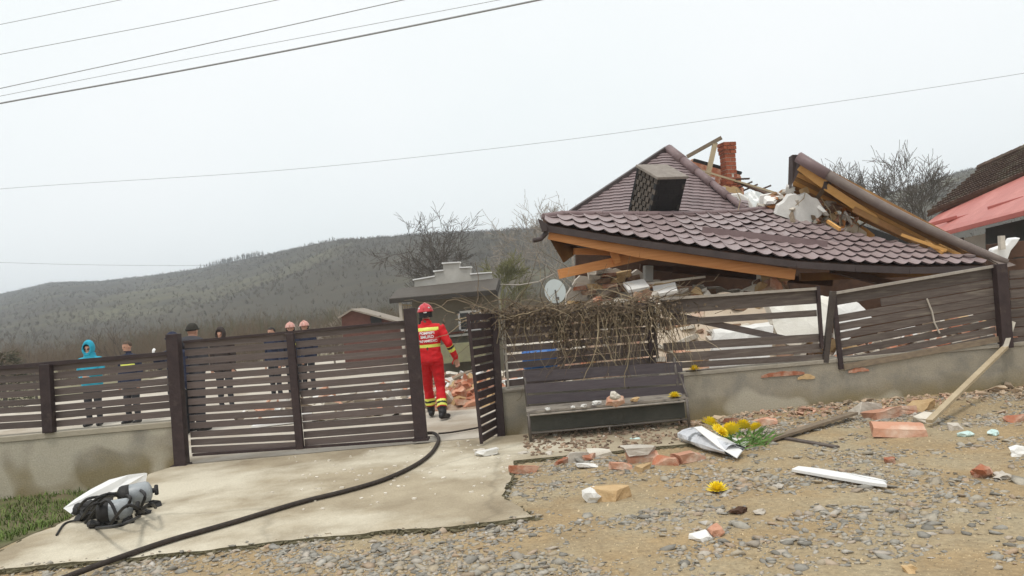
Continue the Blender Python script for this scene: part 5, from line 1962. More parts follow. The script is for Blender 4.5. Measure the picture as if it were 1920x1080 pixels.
# white broken plank
p0, p1 = G(1490, 884, .0), G(1672, 915, .0)
d = (p1 - p0)
L_ = d.length
d.normalize()
sd_ = V((-d.y, d.x, 0))
root = thing('plank', (p0 + p1) / 2, 'white painted plank with a splintered end lying in the gravel', 'plank')
def wp(u, v): return p0 + d * (u * L_) + sd_ * (v * .15) + V((0, 0, .012))
mb = MB()
mb.prism([wp(.03, -.45), wp(.5, -.5), wp(.85, -.5), wp(1.0, -.35), wp(.93, .05), wp(.75, .12), wp(.45, .5), wp(.2, .55), wp(.0, .35)], (0, 0, .028))
mb.build('board', M_['white'], root, bevel=.004)
mb = MB()
mb.prism([wp(.46, .5), wp(.76, .14), wp(.90, .12), wp(.93, .22), wp(.8, .42)], (0, 0, .03))
mb.build('splinter', M_['white'], root)
# leaning stick
a, b = G(1742, 790, .05) , P(1886, 650, FY - .06)
mb = MB()
mb.beam(a, b, .065, .035, up=V((0, 1, .2)))
o = mb.build('leaning_stick', M_['wood_pale'], loc=a)
tag(o, 'pale wooden stick leaning from the gravel up to the right wall', 'stick')
a, b = P(1884, 652, FY - .09), P(1899, 603, FY - .05)
mb = MB()
mb.beam(a, b, .06, .03, up=V((1, 0, 0)))
o = mb.build('leaning_stick', M_['plaster'], loc=a)
tag(o, 'short whitish slat standing on the right wall against the thick post', 'stick')

# ------------------------------------------------------------------ flowers
def flower_mesh():
    mb = MB()
    for ring, (n, l, el) in enumerate([(14, 1.0, .1), (13, .92, .45), (11, .82, .8), (8, .74, 1.1), (5, .70, 1.4)]):
        for k in range(n):
            a = 2 * math.pi * (k + .5 * ring) / n + rnd.uniform(-.1, .1)
            d = V((math.cos(a) * math.cos(el), math.sin(a) * math.cos(el), math.sin(el)))
            s = V((-math.sin(a), math.cos(a), 0)) * .16
            u = V((0, 0, .05))
            mb.add([s * .3, d * .55 * l + s + u, d * l + u * 1.6, d * .55 * l - s + u, -s * .3], [(0, 1, 2, 3, 4)])
    return mb.mesh('bloom', M_['leafyellow'], fix=False)
FL = flower_mesh()
def flower(px, py, z, s, label=None, parent=None, Y=None, tilt=(0, 0)):
    p = P(px, py, Y) if Y else G(px, py, z)
    if parent is not None:
        return place(FL, 'bloom', parent, Matrix.Translation(p) @ rot(tilt[0], tilt[1], rnd.uniform(0, 3)) @ Matrix.Scale(s, 4))
    o = bpy.data.objects.new('flower', FL)
    C.objects.link(o)
    o.location = p
    o.rotation_euler = (tilt[0], tilt[1], rnd.uniform(0, 3))
    o.scale = (s, s, s)
    return tag(o, label, 'flower', 'loose yellow flower heads')
flower(1345, 920, -.01, .105, 'yellow flower head lying alone on the bare earth')
flower(1265, 745, sz + .03, .095, 'yellow flower head on the right end of the bench seat')
flower(1302, 694, 0, .10, 'yellow flower head on the low wall behind the bench', Y=FY + .02)
bq = thing('bouquet', G(1350, 850), 'bouquet of yellow flowers in a silver white wrap on the ground', 'bouquet')
for x, y, z, s, t in [(1330, 797, .18, .125, (.5, .1)), (1372, 808, .16, .12, (.7, .2)), (1394, 800, .12, .10, (.3, .6)), (1352, 812, .12, .085, (.6, -.3)), (1418, 803, .10, .085, (.4, .5)), (1345, 806, .10, .08, (.7, 0))]:
    p = G(x, y + 30, 0)
    flower(x, y, 0, s, None, bq, Y=p.y, tilt=t)
mb = MB()
for k in range(110):
    x, y = rnd.uniform(1340, 1440), rnd.uniform(812, 838)
    p = G(x, y, .02)
    q = p + V((rnd.gauss(.03, .08), rnd.gauss(0, .05), rnd.uniform(.02, .12)))
    s = V((rnd.uniform(-1, 1), 0, rnd.uniform(-.3, 1))).normalized() * .012
    mb.add([p - s * .4, p + s * .4, p.lerp(q, .6) + s, q, p.lerp(q, .6) - s], [(0, 1, 2, 3, 4)])
for k in range(14):
    p, q = G(rnd.uniform(1350, 1390), rnd.uniform(830, 850), .05), G(rnd.uniform(1400, 1445), rnd.uniform(812, 835), .05)
    mb.tube([p, q], .004, 4)
mb.build('leaves', M_['stem'], bq, fix=False)
w1 = [(1291, 802), (1308, 802), (1360, 828), (1390, 845), (1378, 862), (1352, 862), (1318, 852), (1292, 832)]
mb = MB()
def wrapf(u, v):
    # a loose cone of foil lying on its side
    a, b = G(1300, 818, .06), G(1378, 852, .03)
    c = a.lerp(b, u)
    r_ = lerp(.15, .09, u) * (1 + .25 * noise.noise(V((u * 3, v * 6, 1))))
    th = v * 2 * math.pi
    dd = (b - a).normalized()
    sx = V((-dd.y, dd.x, 0)).normalized()
    z = math.sin(th) * r_ * .62
    return V((c.x, c.y, 0)) + sx * math.cos(th) * r_ * 1.2 + V((0, 0, max(-.02, z + .07)))
mb.grid(wrapf, 12, 14)
mb.build('wrap', M_['foil'], bq, fix=False)
mb = MB()
mb.prism([G(1302, 803, .2), G(1316, 801, .2), G(1392, 846, .06), G(1382, 860, .03), G(1345, 838, .1)], (.0, .01, .012))
mb.build('wrap_fold', M_['white'], bq, bevel=.003)
mb = MB()
mb.prism([G(1372, 822, .03), G(1405, 826, .04), G(1398, 838, .02), G(1380, 836, .02)], (.0, .01, .01))
mb.build('wrap_fold', M_['white'], bq)
# bench debris
onseat('stone', 'round pinkish white rubble lump in the middle of the bench seat', 'stone', stone_mesh('stone', .22, .17, .15, 81, M_['brick_pink'], False, .5), 1155, 760, .3, 1, .06)
onseat('plaster_chunk', 'white plaster lump resting on top of the pink lump on the bench', 'plaster chunk', stone_mesh('plaster_chunk', .13, .11, .09, 79, M_['plaster'], False, .6), 1155, 764, .3, 1, .135)
for x, y, s, lb in [(1027, 769, .045, 'leftmost small white crumb on the bench seat'), (1074, 765, .035, 'second small white crumb from the left on the bench seat'), (1095, 763, .055, 'third white crumb from the left on the bench seat'), (1118, 759, .07, 'flat white crumb left of the pink lump on the bench'), (1190, 753, .07, 'tan crumb right of the pink lump on the bench')]:
    onseat('plaster_crumb', lb, 'plaster', stone_mesh('plaster_crumb', s * 1.5, s, s * .8, int(x), M_['plaster_white' if x < 1150 else 'brick_tan'], False), x, y, .2, 1, s * .3)
# kerb litter under the bench
mb = MB()
for _ in range(420):
    x, y = rnd.uniform(980, 1300), rnd.uniform(806, 845)
    y -= .085 * (x - 1100)
    p = G(x, y, .025)
    if p.y > 10.1: continue
    s = rnd.uniform(.006, .028)
    mb.box(p, s * 2, s * 1.4, s * .9, rot(rnd.uniform(-.4, .4), rnd.uniform(-.4, .4), rnd.uniform(0, 3)).to_3x3())
o = mb.build('bench_litter', mat('dirt_litter', (.30, .22, .16), (.22, .15, .10), 9, .95, island=.6), fix=False)
tag(o, 'crumbled dirt and brick litter on the paving under the bench', kind='stuff')

# ------------------------------------------------------------------ people
def capsule(mb, p0, p1, r0, r1, n=12, flat=1.0):
    p0, p1 = V(p0), V(p1)
    d = (p1 - p0)
    L = d.length
    d = d.normalized() if L > 1e-6 else V((0, 0, 1))
    a = V((1, 0, 0)) if abs(d.x) < .9 else V((0, 1, 0))
    a = (a - d * a.dot(d)).normalized()
    b = d.cross(a)
    rings = []
    for t in (-.98, -.7, -.35, 0):
        k = math.sqrt(max(0, 1 - t * t))
        rings.append((p0 + d * (t * r0), a * (r0 * k), b * (r0 * k * flat)))
    for t in (.33, .66):
        r = lerp(r0, r1, t)
        rings.append((p0.lerp(p1, t), a * r, b * (r * flat)))
    for t in (0, .35, .7, .98):
        k = math.sqrt(max(0, 1 - t * t))
        rings.append((p1 + d * (t * r1), a * (r1 * k), b * (r1 * k * flat)))
    mb.loft(rings, n)
def remesh(mb, voxel, smooth_it=4):
    me = mb.mesh('tmp', [M_['black']])
    o = bpy.data.objects.new('tmp', me)
    C.objects.link(o)
    r = o.modifiers.new('r', 'REMESH')
    r.mode = 'VOXEL'
    r.voxel_size = voxel
    s = o.modifiers.new('s', 'SMOOTH')
    s.iterations = smooth_it
    s.factor = .5
    dg = bpy.context.evaluated_depsgraph_get()
    m2 = bpy.data.meshes.new_from_object(o.evaluated_get(dg))
    bpy.data.objects.remove(o)
    bpy.data.meshes.remove(me)
    return m2

def person(label, loc, heading, H, mats, rule, arms, legs, extra=None, lean=(0, 0), voxel=.010, bulk=1.0, head_turn=(0, 0), hood=None, hat=None, hair=None, face=True):
    """one continuous body facing local +Y; arms / legs are joint lists in units of 1.75 m stature"""
    k = H / 1.75
    mb = MB()
    segs = []
    lx, ly = lean
    def T(z): return V((lx * (z - .9), ly * (z - .9), 0)) if z > .9 else V((0, 0, 0))
    def tv(p):
        p = V(p)
        return (p + T(p.z)) * k
    tor = [(.86, .150, .115), (.92, .172, .125), (.98, .172, .125), (1.04, .162, .118), (1.12, .160, .118), (1.22, .178, .125), (1.32, .192, .125), (1.40, .185, .110), (1.45, .135, .085), (1.49, .075, .065)]
    mb.loft([(tv((0, 0, z)), V((rx * bulk * k, 0, 0)), V((0, ry * bulk * k, 0))) for z, rx, ry in tor], 24)
    segs.append(('torso', tv((0, 0, .9)), tv((0, 0, 1.42)), .15 * k))
    hd = V((head_turn[0], head_turn[1], 0))
    hc = tv((0, .02, 1.64)) + V((head_turn[0] * .03, head_turn[1] * .03, 0))
    capsule(mb, tv((0, -.01, 1.44)), tv((0, .005, 1.56)), .058 * k, .055 * k)
    segs.append(('neck', tv((0, 0, 1.46)), tv((0, 0, 1.54)), .05 * k))
    # head
    yaw = math.atan2(-head_turn[0], 1) if (head_turn[0] or head_turn[1]) else 0
    Rh = Matrix.Rotation(yaw, 3, 'Z') @ Matrix.Rotation(head_turn[1], 3, 'X')
    def hp_(x, y, z): return hc + Rh @ V((x, y, z)) * k
    mb.ell(hp_(0, 0, .02), .078 * k, .096 * k, .098 * k, Rh, 16, 12)
    mb.ell(hp_(0, .025, -.055), .056 * k, .066 * k, .062 * k, Rh, 14, 10)
    mb.ell(hp_(0, .098, -.018), .014 * k, .020 * k, .026 * k, Rh, 8, 6)      # nose
    mb.ell(hp_(0, .075, .022), .055 * k, .022 * k, .014 * k, Rh, 8, 6)       # brow
    mb.ell(hp_(0, .083, -.066), .024 * k, .012 * k, .012 * k, Rh, 8, 6)      # mouth
    for sx in (-1, 1):
        mb.ell(hp_(sx * .080, -.005, -.01), .011 * k, .022 * k, .032 * k, Rh, 8, 6)
    segs.append(('head', hp_(0, 0, -.04), hp_(0, 0, .05), .085 * k))
    for side, J in zip((-1, 1), arms):
        sh_, el_, wr_, fd = [tv(q) for q in J[:3]] + [V(J[3]).normalized()]
        bk = bulk
        capsule(mb, tv((side * .12, 0, 1.40)), sh_, .075 * k * bk, .072 * k * bk)
        capsule(mb, sh_, el_, .066 * k * bk, .056 * k * bk)
        capsule(mb, el_, wr_, .055 * k * bk, .043 * k * bk)
        segs.append(('uarm', sh_, el_, .06 * k))
        segs.append(('farm', el_, wr_, .05 * k))
        # hand
        side_v = fd.cross(V((0, 1, 0)))
        if side_v.length < .2: side_v = fd.cross(V((1, 0, 0)))
        side_v.normalize()
        nv = fd.cross(side_v)
        pc = wr_ + fd * .055 * k
        Rm = Matrix((side_v, nv, fd)).transposed()
        mb.ell(pc, .040 * k, .018 * k, .056 * k, Rm, 12, 8)
        capsule(mb, wr_ - fd * .02 * k, wr_ + fd * .02 * k, .034 * k, .030 * k)
        for f_, (o_, l_) in enumerate([(-.030, .062), (-.010, .074), (.011, .070), (.031, .054)]):
            a = pc + (side_v * o_ + fd * .042) * k
            b = a + (fd * l_ * .5 + nv * .006) * k
            c = b + (fd * l_ * .40 + nv * .026) * k
            capsule(mb, a, b, .0105 * k, .0098 * k, 8)
            capsule(mb, b, c, .0098 * k, .0085 * k, 8)
        a = pc + (side_v * -.030 - fd * .02) * k
        b = a + (side_v * -.032 + fd * .035 + nv * .012) * k
        capsule(mb, a, b, .0125 * k, .0105 * k, 8)
        capsule(mb, b, b + (fd * .03 + nv * .012) * k, .0105 * k, .009 * k, 8)
        segs.append(('hand', wr_ + fd * .02 * k, wr_ + fd * .17 * k, .03 * k))
    for side, J in zip((-1, 1), legs):
        hp, kn, an, td = [V(q) * k for q in J[:3]] + [V(J[3]).normalized()]
        capsule(mb, hp, kn, .098 * k * bulk, .070 * k * bulk)
        capsule(mb, kn, an, .068 * k * bulk, .052 * k * bulk)
        segs.append(('thigh', hp, kn, .09 * k))
        segs.append(('shin', kn, an, .06 * k))
        heel = an + V((0, 0, -.045 * k)) - td * .04 * k
        toe = an + V((0, 0, -.055 * k)) + td * .17 * k
        capsule(mb, heel, toe, .048 * k, .040 * k)
        segs.append(('foot', heel, toe, .05 * k))
    if extra: extra(mb, tv, hp_, k)
    me = remesh(mb, voxel)
    nvt = len(me.vertices)
    co_, no_ = np.empty(nvt * 3, np.float32), np.empty(nvt * 3, np.float32)
    me.vertices.foreach_get('co', co_)
    me.vertex_normals.foreach_get('vector', no_)
    co_, no_ = co_.reshape(-1, 3), no_.reshape(-1, 3)
    for i in range(nvt):
        x, y, z = (float(q) / k for q in co_[i])
        if .12 < z < 1.47:
            q = noise.noise(V((x * 9, y * 9, z * 16))) * .008 + noise.noise(V((x * 22 + 5, y * 22, z * 30))) * .0035
            co_[i] += no_[i] * q * k
    me.vertices.foreach_set('co', co_.ravel())
    me.update()
    for m in mats: me.materials.append(m)
    n = len(me.polygons)
    cen = np.empty(n * 3)
    me.polygons.foreach_get('center', cen)
    cen = cen.reshape(-1, 3)
    best = np.full(n, 1e9)
    si, st = np.zeros(n, int), np.zeros(n)
    for i, (tg, a, b, r) in enumerate(segs):
        a, b = np.array(a), np.array(b)
        d = b - a
        t = ((cen - a) @ d) / (d @ d)
        tc_ = np.clip(t, 0, 1)
        dist = np.linalg.norm(cen - (a + tc_[:, None] * d), axis=1) / r
        m = dist < best
        best[m] = dist[m]
        si[m] = i
        st[m] = t[m]
    mi = [rule(segs[si[i]][0], st[i], cen[i] / k, si[i]) for i in range(n)]
    me.polygons.foreach_set('material_index', mi)
    me.polygons.foreach_set('use_smooth', [True] * n)
    me.materials.pop(index=0) if False else None
    me.name = 'person'
    o = bpy.data.objects.new('person', me)
    C.objects.link(o)
    o.location = loc
    o.rotation_euler = (0, 0, heading)
    tag(o, label, 'person')
    def child(name, mbx, m, smooth=True):
        c = bpy.data.objects.new(name, mbx.mesh(name, m, smooth))
        C.objects.link(c)
        c.parent = o
        return c
    if face:
        for sx in (-1, 1):
            e = MB()
            e.ell(hp_(sx * .030, .083, .002), .012 * k, .008 * k, .008 * k, Rh, 8, 6)
            child('eye', e, M_['black'])
    if hair:
        e = MB()
        rr = random.Random(int(H * 1000))
        def hf(u, v):
            th = u * 2 * math.pi
            ph = v * 1.75
            zc = math.cos(ph)
            r = math.sin(ph)
            back = -.5 + .5 * math.sin(th)      # +y front
            lim = 1.0
            x, y, z = .086 * r * math.cos(th), .104 * r * math.sin(th), .104 * zc
            if math.sin(th) > .1 and z < .055: z = .055 + (z - .055) * .15; y *= .93
            w_ = 1 + .06 * noise.noise(V((x * 40, y * 40, z * 40)))
            return hp_(x * w_, (y - .008) * w_, .022 + z)
        e.grid(hf, 24, 8)
        child('hair', e, hair)
    return o, hp_, child, k, Rh

SKIN = mat('skin', (.52, .29, .20), (.46, .24, .165), 10, .55, spec=.4)
def cloth(name, c, c2=None, **kw):
    return mat(name, c, c2, 7, kw.pop('rough', .85), kw.pop('bump', .35), 14, **kw)
ARM_DOWN = [[(-.205, 0, 1.39), (-.245, -.02, 1.12), (-.235, .06, .88), (0, .15, -1)], [(.205, 0, 1.39), (.245, -.02, 1.12), (.235, .06, .88), (0, .15, -1)]]
ARM_FRONT = [[(-.205, 0, 1.39), (-.25, .0, 1.13), (-.06, .22, 1.10), (1, .2, -.1)], [(.205, 0, 1.39), (.25, .0, 1.13), (.08, .24, 1.06), (-1, .2, -.1)]]
LEG = [[(-.095, 0, .90), (-.105, .02, .50), (-.115, 0, .10), (-.15, 1, 0)], [(.095, 0, .90), (.105, .02, .50), (.115, 0, .10), (.15, 1, 0)]]
def jacket_rule(hem=.86, bands=()):
    def rule(tg, t, c, i):
        if tg in ('head', 'neck', 'hand'): return 4
        if tg == 'foot': return 3
        if tg in ('uarm', 'farm'): return 5 if (tg == 'farm' and bands and .55 < t < .72) else 1
        if c[2] > hem:
            for a, b in bands:
                if a < c[2] < b: return 5
            return 1
        return 2
    return rule
def std(top, trouser, boot, band=None):
    return [top, trouser, boot, SKIN, band or top]
# remesh keeps slot 0 for the temporary material: rules use slots 1..5
FIRE_Y = mat('reflective_band', (.78, .80, .10), (.70, .74, .16), 30, .45, spec=.6)
FIRE_R = cloth('firefighter_red', (.62, .012, .016), (.52, .008, .012), rough=.7, bump=.5)
BOOT = mat('boot_leather', (.018, .017, .018), (.03, .028, .027), 10, .5, .2, 40)
NAVY = cloth('navy_cloth', (.022, .026, .05), (.03, .034, .06))
DARKG = cloth('dark_grey_jacket', (.045, .043, .048), (.06, .057, .062))
TROU = cloth('dark_trousers', (.03, .03, .034), (.04, .04, .044))
TURQ = cloth('turquoise_parka', (.035, .38, .52), (.025, .31, .44))
BRN = cloth('dark_brown_coat', (.04, .03, .027), (.055, .04, .035))
HAIR_D = mat('dark_hair', (.022, .016, .013), (.035, .026, .02), 40, .6, .4, 90)
HAIR_B = mat('brown_hair', (.10, .065, .04), (.07, .045, .03), 40, .6, .4, 90)

def helmet(hp_, child, k, m, peak=True, neck=True, marks=True, sc=1.0):
    e = MB()
    def sh(u, v):
        th, ph = u * 2 * math.pi, v * 1.62
        rx, ry, rz = .118 * sc, .142 * sc, .128 * sc
        f = 1.0 if v < .85 else 1 + (v - .85) * .55
        return hp_(rx * math.sin(ph) * math.cos(th) * f, ry * math.sin(ph) * math.sin(th) * f - .005, .035 + rz * math.cos(ph))
    e.grid(sh, 28, 12)
    sh_o = child('helmet', e, m)
    sol = sh_o.modifiers.new('t', 'SOLIDIFY')
    sol.thickness = .006
    e = MB()
    pts = [hp_(0, .142 * math.sin(a) * 1.0 * sc, .035 + .134 * math.cos(a) * sc) for a in [x * .2 for x in range(-7, 8)]]
    e.tube(pts, .012, 6)
    r = child('helmet_ridge', e, m)
    if neck:
        e = MB()
        e.grid(lambda u, v: hp_(.105 * sc * math.cos(math.pi * (1 + u)), .125 * sc * math.sin(math.pi * (1 + u)) - .005, .03 - .09 * v), 14, 3)
        c = child('neck_guard', e, M_['black'])
    if marks:
        for a in (-.75, .75):
            e = MB()
            e.ell(hp_(.103 * sc * math.cos(-math.pi / 2 + a), .128 * sc * math.sin(-math.pi / 2 + a), .085), .022, .012, .016, None, 8, 6)
            child('helmet_mark', e, M_['white'])
        e = MB()
        e.ell(hp_(.02, -.146 * sc, .02), .03, .008, .012, None, 8, 6)
        child('helmet_mark', e, M_['white'])

# the firefighter in red walking into the yard
def ff_rule(tg, t, c, i):
    x, y, z = c
    if tg == 'head': return 4
    if tg == 'neck': return 3 if z > 1.47 else 1
    if tg == 'hand': return 4 if t > .0 else 1
    if tg == 'foot': return 3
    if tg == 'shin':
        if t > .80: return 3
        if .52 < t < .61 or .68 < t < .77: return 5
        if .61 <= t <= .68: return 3
        return 1
    if tg == 'farm':
        if -.02 < t < .18 or .34 < t < .54: return 5
        if .18 <= t <= .34: return 3
        return 1
    if tg == 'uarm' : return 5 if False else 1
    if tg == 'torso':
        if 1.375 < z < 1.425: return 5
        if 1.115 < z < 1.165: return 5
    return 1
ff_arms = [[(-.215, .0, 1.385), (-.30, .03, 1.13), (-.31, .14, .90), (.05, .3, -1)], [(.215, .0, 1.385), (.315, -.05, 1.15), (.385, .06, .93), (.15, .2, -1)]]
ff_legs = [[(-.085, 0, .90), (-.11, .20, .52), (-.10, .24, .11), (-.1, 1, 0)], [(.095, 0, .90), (.115, .02, .49), (.15, -.20, .115), (.35, 1, -.1)]]
def ff_extra(mb, tv, hp_, k):
    # jacket hem and loose trousers
    mb.loft([(tv((0, 0, z)), V((rx * k, 0, 0)), V((0, ry * k, 0))) for z, rx, ry in [(.885, .150, .12), (.89, .195, .148), (.94, .200, .150), (1.02, .186, .14), (1.10, .180, .135)]], 24)
    # collar
    mb.loft([(tv((0, -.005, z)), V((r * k, 0, 0)), V((0, r * k, 0))) for z, r in [(1.44, .10), (1.49, .085), (1.53, .082), (1.535, .05)]], 20)
    for side, J in zip((-1, 1), ff_legs):
        kn, an = V(J[1]) * k, V(J[2]) * k
        capsule(mb, kn.lerp(an, .3), kn.lerp(an, .74), .078 * k, .082 * k)
        capsule(mb, kn.lerp(an, .82), an, .064 * k, .062 * k)
floc = G(812, 783, 0)
floc = V((P(816, 775, 12.35).x, 12.35, 0))
ffm = [FIRE_R, FIRE_R, BOOT, SKIN, FIRE_Y]
ff, hp_, child, k, Rh = person('firefighter in a red suit and red helmet walking into the yard, seen from behind', floc, math.radians(-4), 1.74, ffm, ff_rule, ff_arms, ff_legs, ff_extra, lean=(-.03, .05), bulk=1.12, voxel=.009, face=True, hair=HAIR_D)
HEL = mat('helmet_red', (.58, .03, .04), (.52, .025, .035), 6, .3, spec=.6)
helmet(hp_, child, k, HEL)
# lettering on the back
bvh = BVHTree.FromPolygons([v.co[:] for v in ff.data.vertices], [tuple(p.vertices) for p in ff.data.polygons])
for line, zc, size in (('POMPIERI', 1.322, .054), ('SMURD', 1.262, .062), ('PARAMEDIC', 1.20, .054)):
    cu = bpy.data.curves.new('t', 'FONT')
    cu.body = line
    cu.size = size
    cu.align_x = 'CENTER'
    cu.offset = .002
    to = bpy.data.objects.new('t', cu)
    C.objects.link(to)
    me = bpy.data.meshes.new_from_object(to.evaluated_get(bpy.context.evaluated_depsgraph_get()))
    bpy.data.objects.remove(to)
    b = bmesh.new()
    b.from_mesh(me)
    bmesh.ops.subdivide_edges(b, edges=[e for e in b.edges if e.calc_length() > .02], cuts=2)
    bmesh.ops.triangulate(b, faces=b.faces)
    for v in b.verts:
        x, z = v.co.x, v.co.y + zc * k
        h, nn, _, _ = bvh.ray_cast(V((x, -1, z)), V((0, 1, 0)))
        v.co = V((x, (h.y if h else -.12) - .006, z))
    b.to_mesh(me)
    b.free()
    me.materials.clear()
    me.materials.append(M_['white'])
    c = bpy.data.objects.new('lettering', me)
    C.objects.link(c)
    c.parent = ff

def stand(px, Y): return V((P(px, 600, Y).x, Y, 0))
def hood_on(hp_, child, k, m, fur=None, sc=1.0):
    e = MB()
    def hf(u, v):
        # opens to the front (+y); v from rim to back pole
        th = u * 2 * math.pi
        ph = .72 + v * (math.pi - .74)
        r = math.sin(ph)
        y = math.cos(ph)
        return hp_(.112 * sc * r * math.cos(th), .125 * sc * y + .0, .022 + (.165 if math.sin(th) > 0 else .15) * sc * r * math.sin(th))
    e.grid(hf, 24, 10)
    c = child('hood', e, m)
    s_ = c.modifiers.new('t', 'SOLIDIFY')
    s_.thickness = .014
    e = MB()
    pts = [hp_(.084 * sc * math.cos(a), .092 * sc, -.002 + .112 * sc * math.sin(a)) for a in [2 * math.pi * q / 20 for q in range(21)]]
    e.tube(pts, .010, 6)
    child('hood_rim', e, fur or m)

# turquoise parka
def parka(mb, tv, hp_, k):
    mb.loft([(tv((0, 0, z)), V((rx * k, 0, 0)), V((0, ry * k, 0))) for z, rx, ry in [(.76, .19, .15), (.77, .215, .165), (.95, .22, .165), (1.15, .21, .16), (1.3, .215, .155), (1.42, .17, .13), (1.5, .12, .12), (1.555, .11, .12), (1.57, .08, .10)]], 24)
p_, hp_, child, k, _ = person('person in a turquoise hooded parka watching from behind the left fence', stand(163, 15.8), math.radians(180), 1.62, std(TURQ, TROU, BOOT), jacket_rule(.74), ARM_FRONT, LEG, parka, bulk=1.08, hair=HAIR_D)
hood_on(hp_, child, k, TURQ, TURQ, 1.08)
e = MB()
for sx in (-1, 1): e.ell(hp_(sx * .032, .092, .004), .024, .010, .016, None, 10, 6)
e.tube([hp_(-.05, .09, .01), hp_(.05, .09, .01)], .004, 5)
child('sunglasses', e, M_['black'])
# man with a yellow stripe
p_, hp_, child, k, _ = person('short haired man in a dark jacket with a yellow chest stripe behind the left fence', stand(236, 15.6), math.radians(165), 1.60, std(NAVY, TROU, BOOT, FIRE_Y), jacket_rule(.80, ((1.20, 1.275),)), ARM_DOWN, LEG, None, bulk=1.1, hair=HAIR_B, head_turn=(.35, -.1))
def glove_rule(tg, t, c, i):
    return 5 if tg == 'hand' else jacket_rule(.80)(tg, t, c, i)
# navy capped person behind the gate post
p_, hp_, child, k, _ = person('person in a navy cap and white gloves half hidden behind the left gate post', stand(322, 13.2), math.radians(150), 1.68, [NAVY, TROU, BOOT, SKIN, M_['white']], glove_rule, [ARM_DOWN[0], [(.205, 0, 1.39), (.30, .08, 1.20), (.24, .22, 1.36), (-.1, .2, 1)]], LEG, None, bulk=1.08, hair=HAIR_D)
def cap(hp_, child, m, sc=1.0):
    e = MB()
    e.grid(lambda u, v: hp_(.092 * sc * math.sin(v * 1.6) * math.cos(u * 6.2832), .110 * sc * math.sin(v * 1.6) * math.sin(u * 6.2832), .03 + .11 * sc * math.cos(v * 1.6)), 20, 8)
    c = child('cap', e, m)
    c.modifiers.new('t', 'SOLIDIFY').thickness = .008
    e = MB()
    e.tube([hp_(.094 * sc * math.cos(a), .112 * sc * math.sin(a), .03) for a in [x * .3142 for x in range(21)]], .014, 6)
    child('cap_band', e, m)
cap(hp_, child, NAVY, 1.06)
# broad dark grey back
def hump(mb, tv, hp_, k):
    mb.ell(tv((0, -.03, 1.44)), .27 * k, .17 * k, .13 * k, None, 20, 12)
p_, hp_, child, k, _ = person('broad person in a dark grey jacket seen from behind above the driveway gate', stand(350, 13.4), math.radians(-20), 1.80, std(DARKG, TROU, BOOT), jacket_rule(.80), ARM_FRONT, LEG, hump, bulk=1.4, hair=HAIR_D, lean=(.0, .12))
cap(hp_, child, mat('dark_knit', (.03, .028, .022), (.05, .045, .035), 30, .9, .4, 80), .99)
# hooded onlooker
p_, hp_, child, k, _ = person('onlooker in a dark hooded coat facing the road above the driveway gate', stand(412, 17.0), math.radians(178), 1.66, std(BRN, TROU, BOOT), jacket_rule(.80), ARM_DOWN, LEG, None, bulk=1.08, hair=HAIR_D)
hood_on(hp_, child, k, BRN, BRN, 1.0)
# bare headed person left of the helmets
p_, hp_, child, k, _ = person('dark haired person left of the two helmeted men behind the driveway gate', stand(508, 18.0), math.radians(150), 1.60, std(NAVY, TROU, BOOT, FIRE_Y), jacket_rule(.80), ARM_DOWN, LEG, None, bulk=1.05, hair=HAIR_D)
HEL2 = mat('helmet_pale_red', (.60, .22, .165), (.62, .40, .34), 14, .4, spec=.5)
p_, hp_, child, k, _ = person('helmeted man behind the middle bar of the driveway gate', stand(543, 18.6), math.radians(190), 1.64, std(NAVY, TROU, BOOT, FIRE_Y), jacket_rule(.80, ((1.22, 1.28),)), ARM_DOWN, LEG, None, bulk=1.08)
helmet(hp_, child, k, HEL2, marks=False)
p_, hp_, child, k, _ = person('helmeted man with a yellow chest band right of the gate middle bar', stand(570, 19.2), math.radians(172), 1.64, std(NAVY, TROU, BOOT, FIRE_Y), jacket_rule(.80, ((1.22, 1.28),)), ARM_DOWN, LEG, None, bulk=1.08)
helmet(hp_, child, k, HEL2, marks=False)
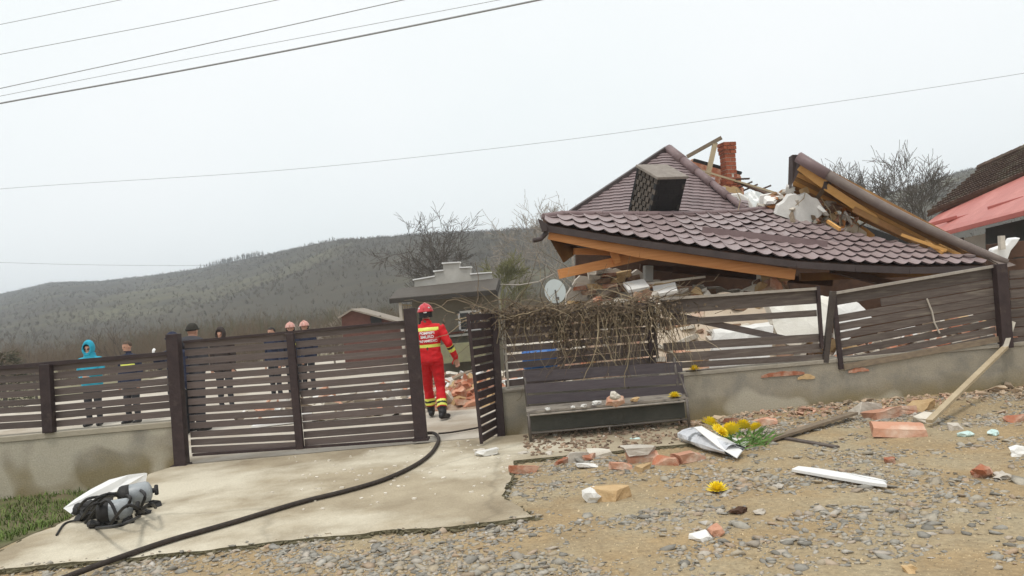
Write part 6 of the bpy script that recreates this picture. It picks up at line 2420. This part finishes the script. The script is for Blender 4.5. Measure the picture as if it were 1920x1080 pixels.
# ------------------------------------------------------------------ overhead cables
def cable(label, pts, r, Ys):
    p3 = [P(x, y, Y) for (x, y), Y in zip(pts, Ys)]
    mb = MB()
    mb.tube(spline(p3, 8), r, 5)
    o = mb.build('overhead_cable', M_['wire'], loc=p3[0], fix=False)
    tag(o, label, 'cable', 'overhead cables')
cable('thick dark overhead cable, lowest of the upper bundle', [(-300, 252), (0, 194), (300, 140), (600, 83), (1010, 0), (1500, -105)], .0095, [9.5, 9, 8.5, 8, 7.3, 6.8])
cable('second overhead cable from the lowest of the upper bundle', [(-300, 232), (0, 166), (305, 100), (755, 0), (1300, -125)], .0052, [10.5, 10, 9.4, 8.6, 7.8])
cable('faint overhead cable just above the thick dark one', [(-300, 240), (305, 120), (600, 64), (935, 0), (1400, -90)], .003, [9.9, 9.2, 8.7, 8.2, 7.6])
cable('fourth overhead cable crossing the upper left corner', [(-300, 160), (0, 102), (300, 45), (520, 0), (1000, -100)], .0042, [11, 10.5, 10, 9.6, 9])
cable('topmost overhead cable at the upper left corner', [(-300, 106), (0, 46), (225, 0), (700, -97)], .004, [11.5, 11, 10.6, 10])
cable('long thin cable crossing the whole sky below the bundle', [(-200, 372), (57, 350), (530, 319), (980, 272), (1400, 215), (1840, 150), (2200, 90)], .0055, [25, 24, 22.5, 21, 20, 19, 18])
cable('short low cable running into the hill crest on the left', [(-200, 484), (30, 493), (200, 497), (392, 498), (480, 497)], .011, [60, 60, 61, 62, 62])

# ------------------------------------------------------------------ haze
mb = MB()
mb.box((0, 480, 30), 1900, 1160, 66)
hz_m = bpy.data.materials.new('haze')
hz_m.use_nodes = True
t = hz_m.node_tree
for n in list(t.nodes):
    if n.type != 'OUTPUT_MATERIAL': t.nodes.remove(n)
pv = t.nodes.new('ShaderNodeVolumePrincipled')
pv.inputs['Color'].default_value = (.86, .93, 1, 1)
pv.inputs['Density'].default_value = .00085
t.links.new(pv.outputs[0], t.nodes['Material Output'].inputs['Volume'])
o = mb.build('haze', hz_m)
tag(o, 'thin damp haze over the valley', kind='stuff')
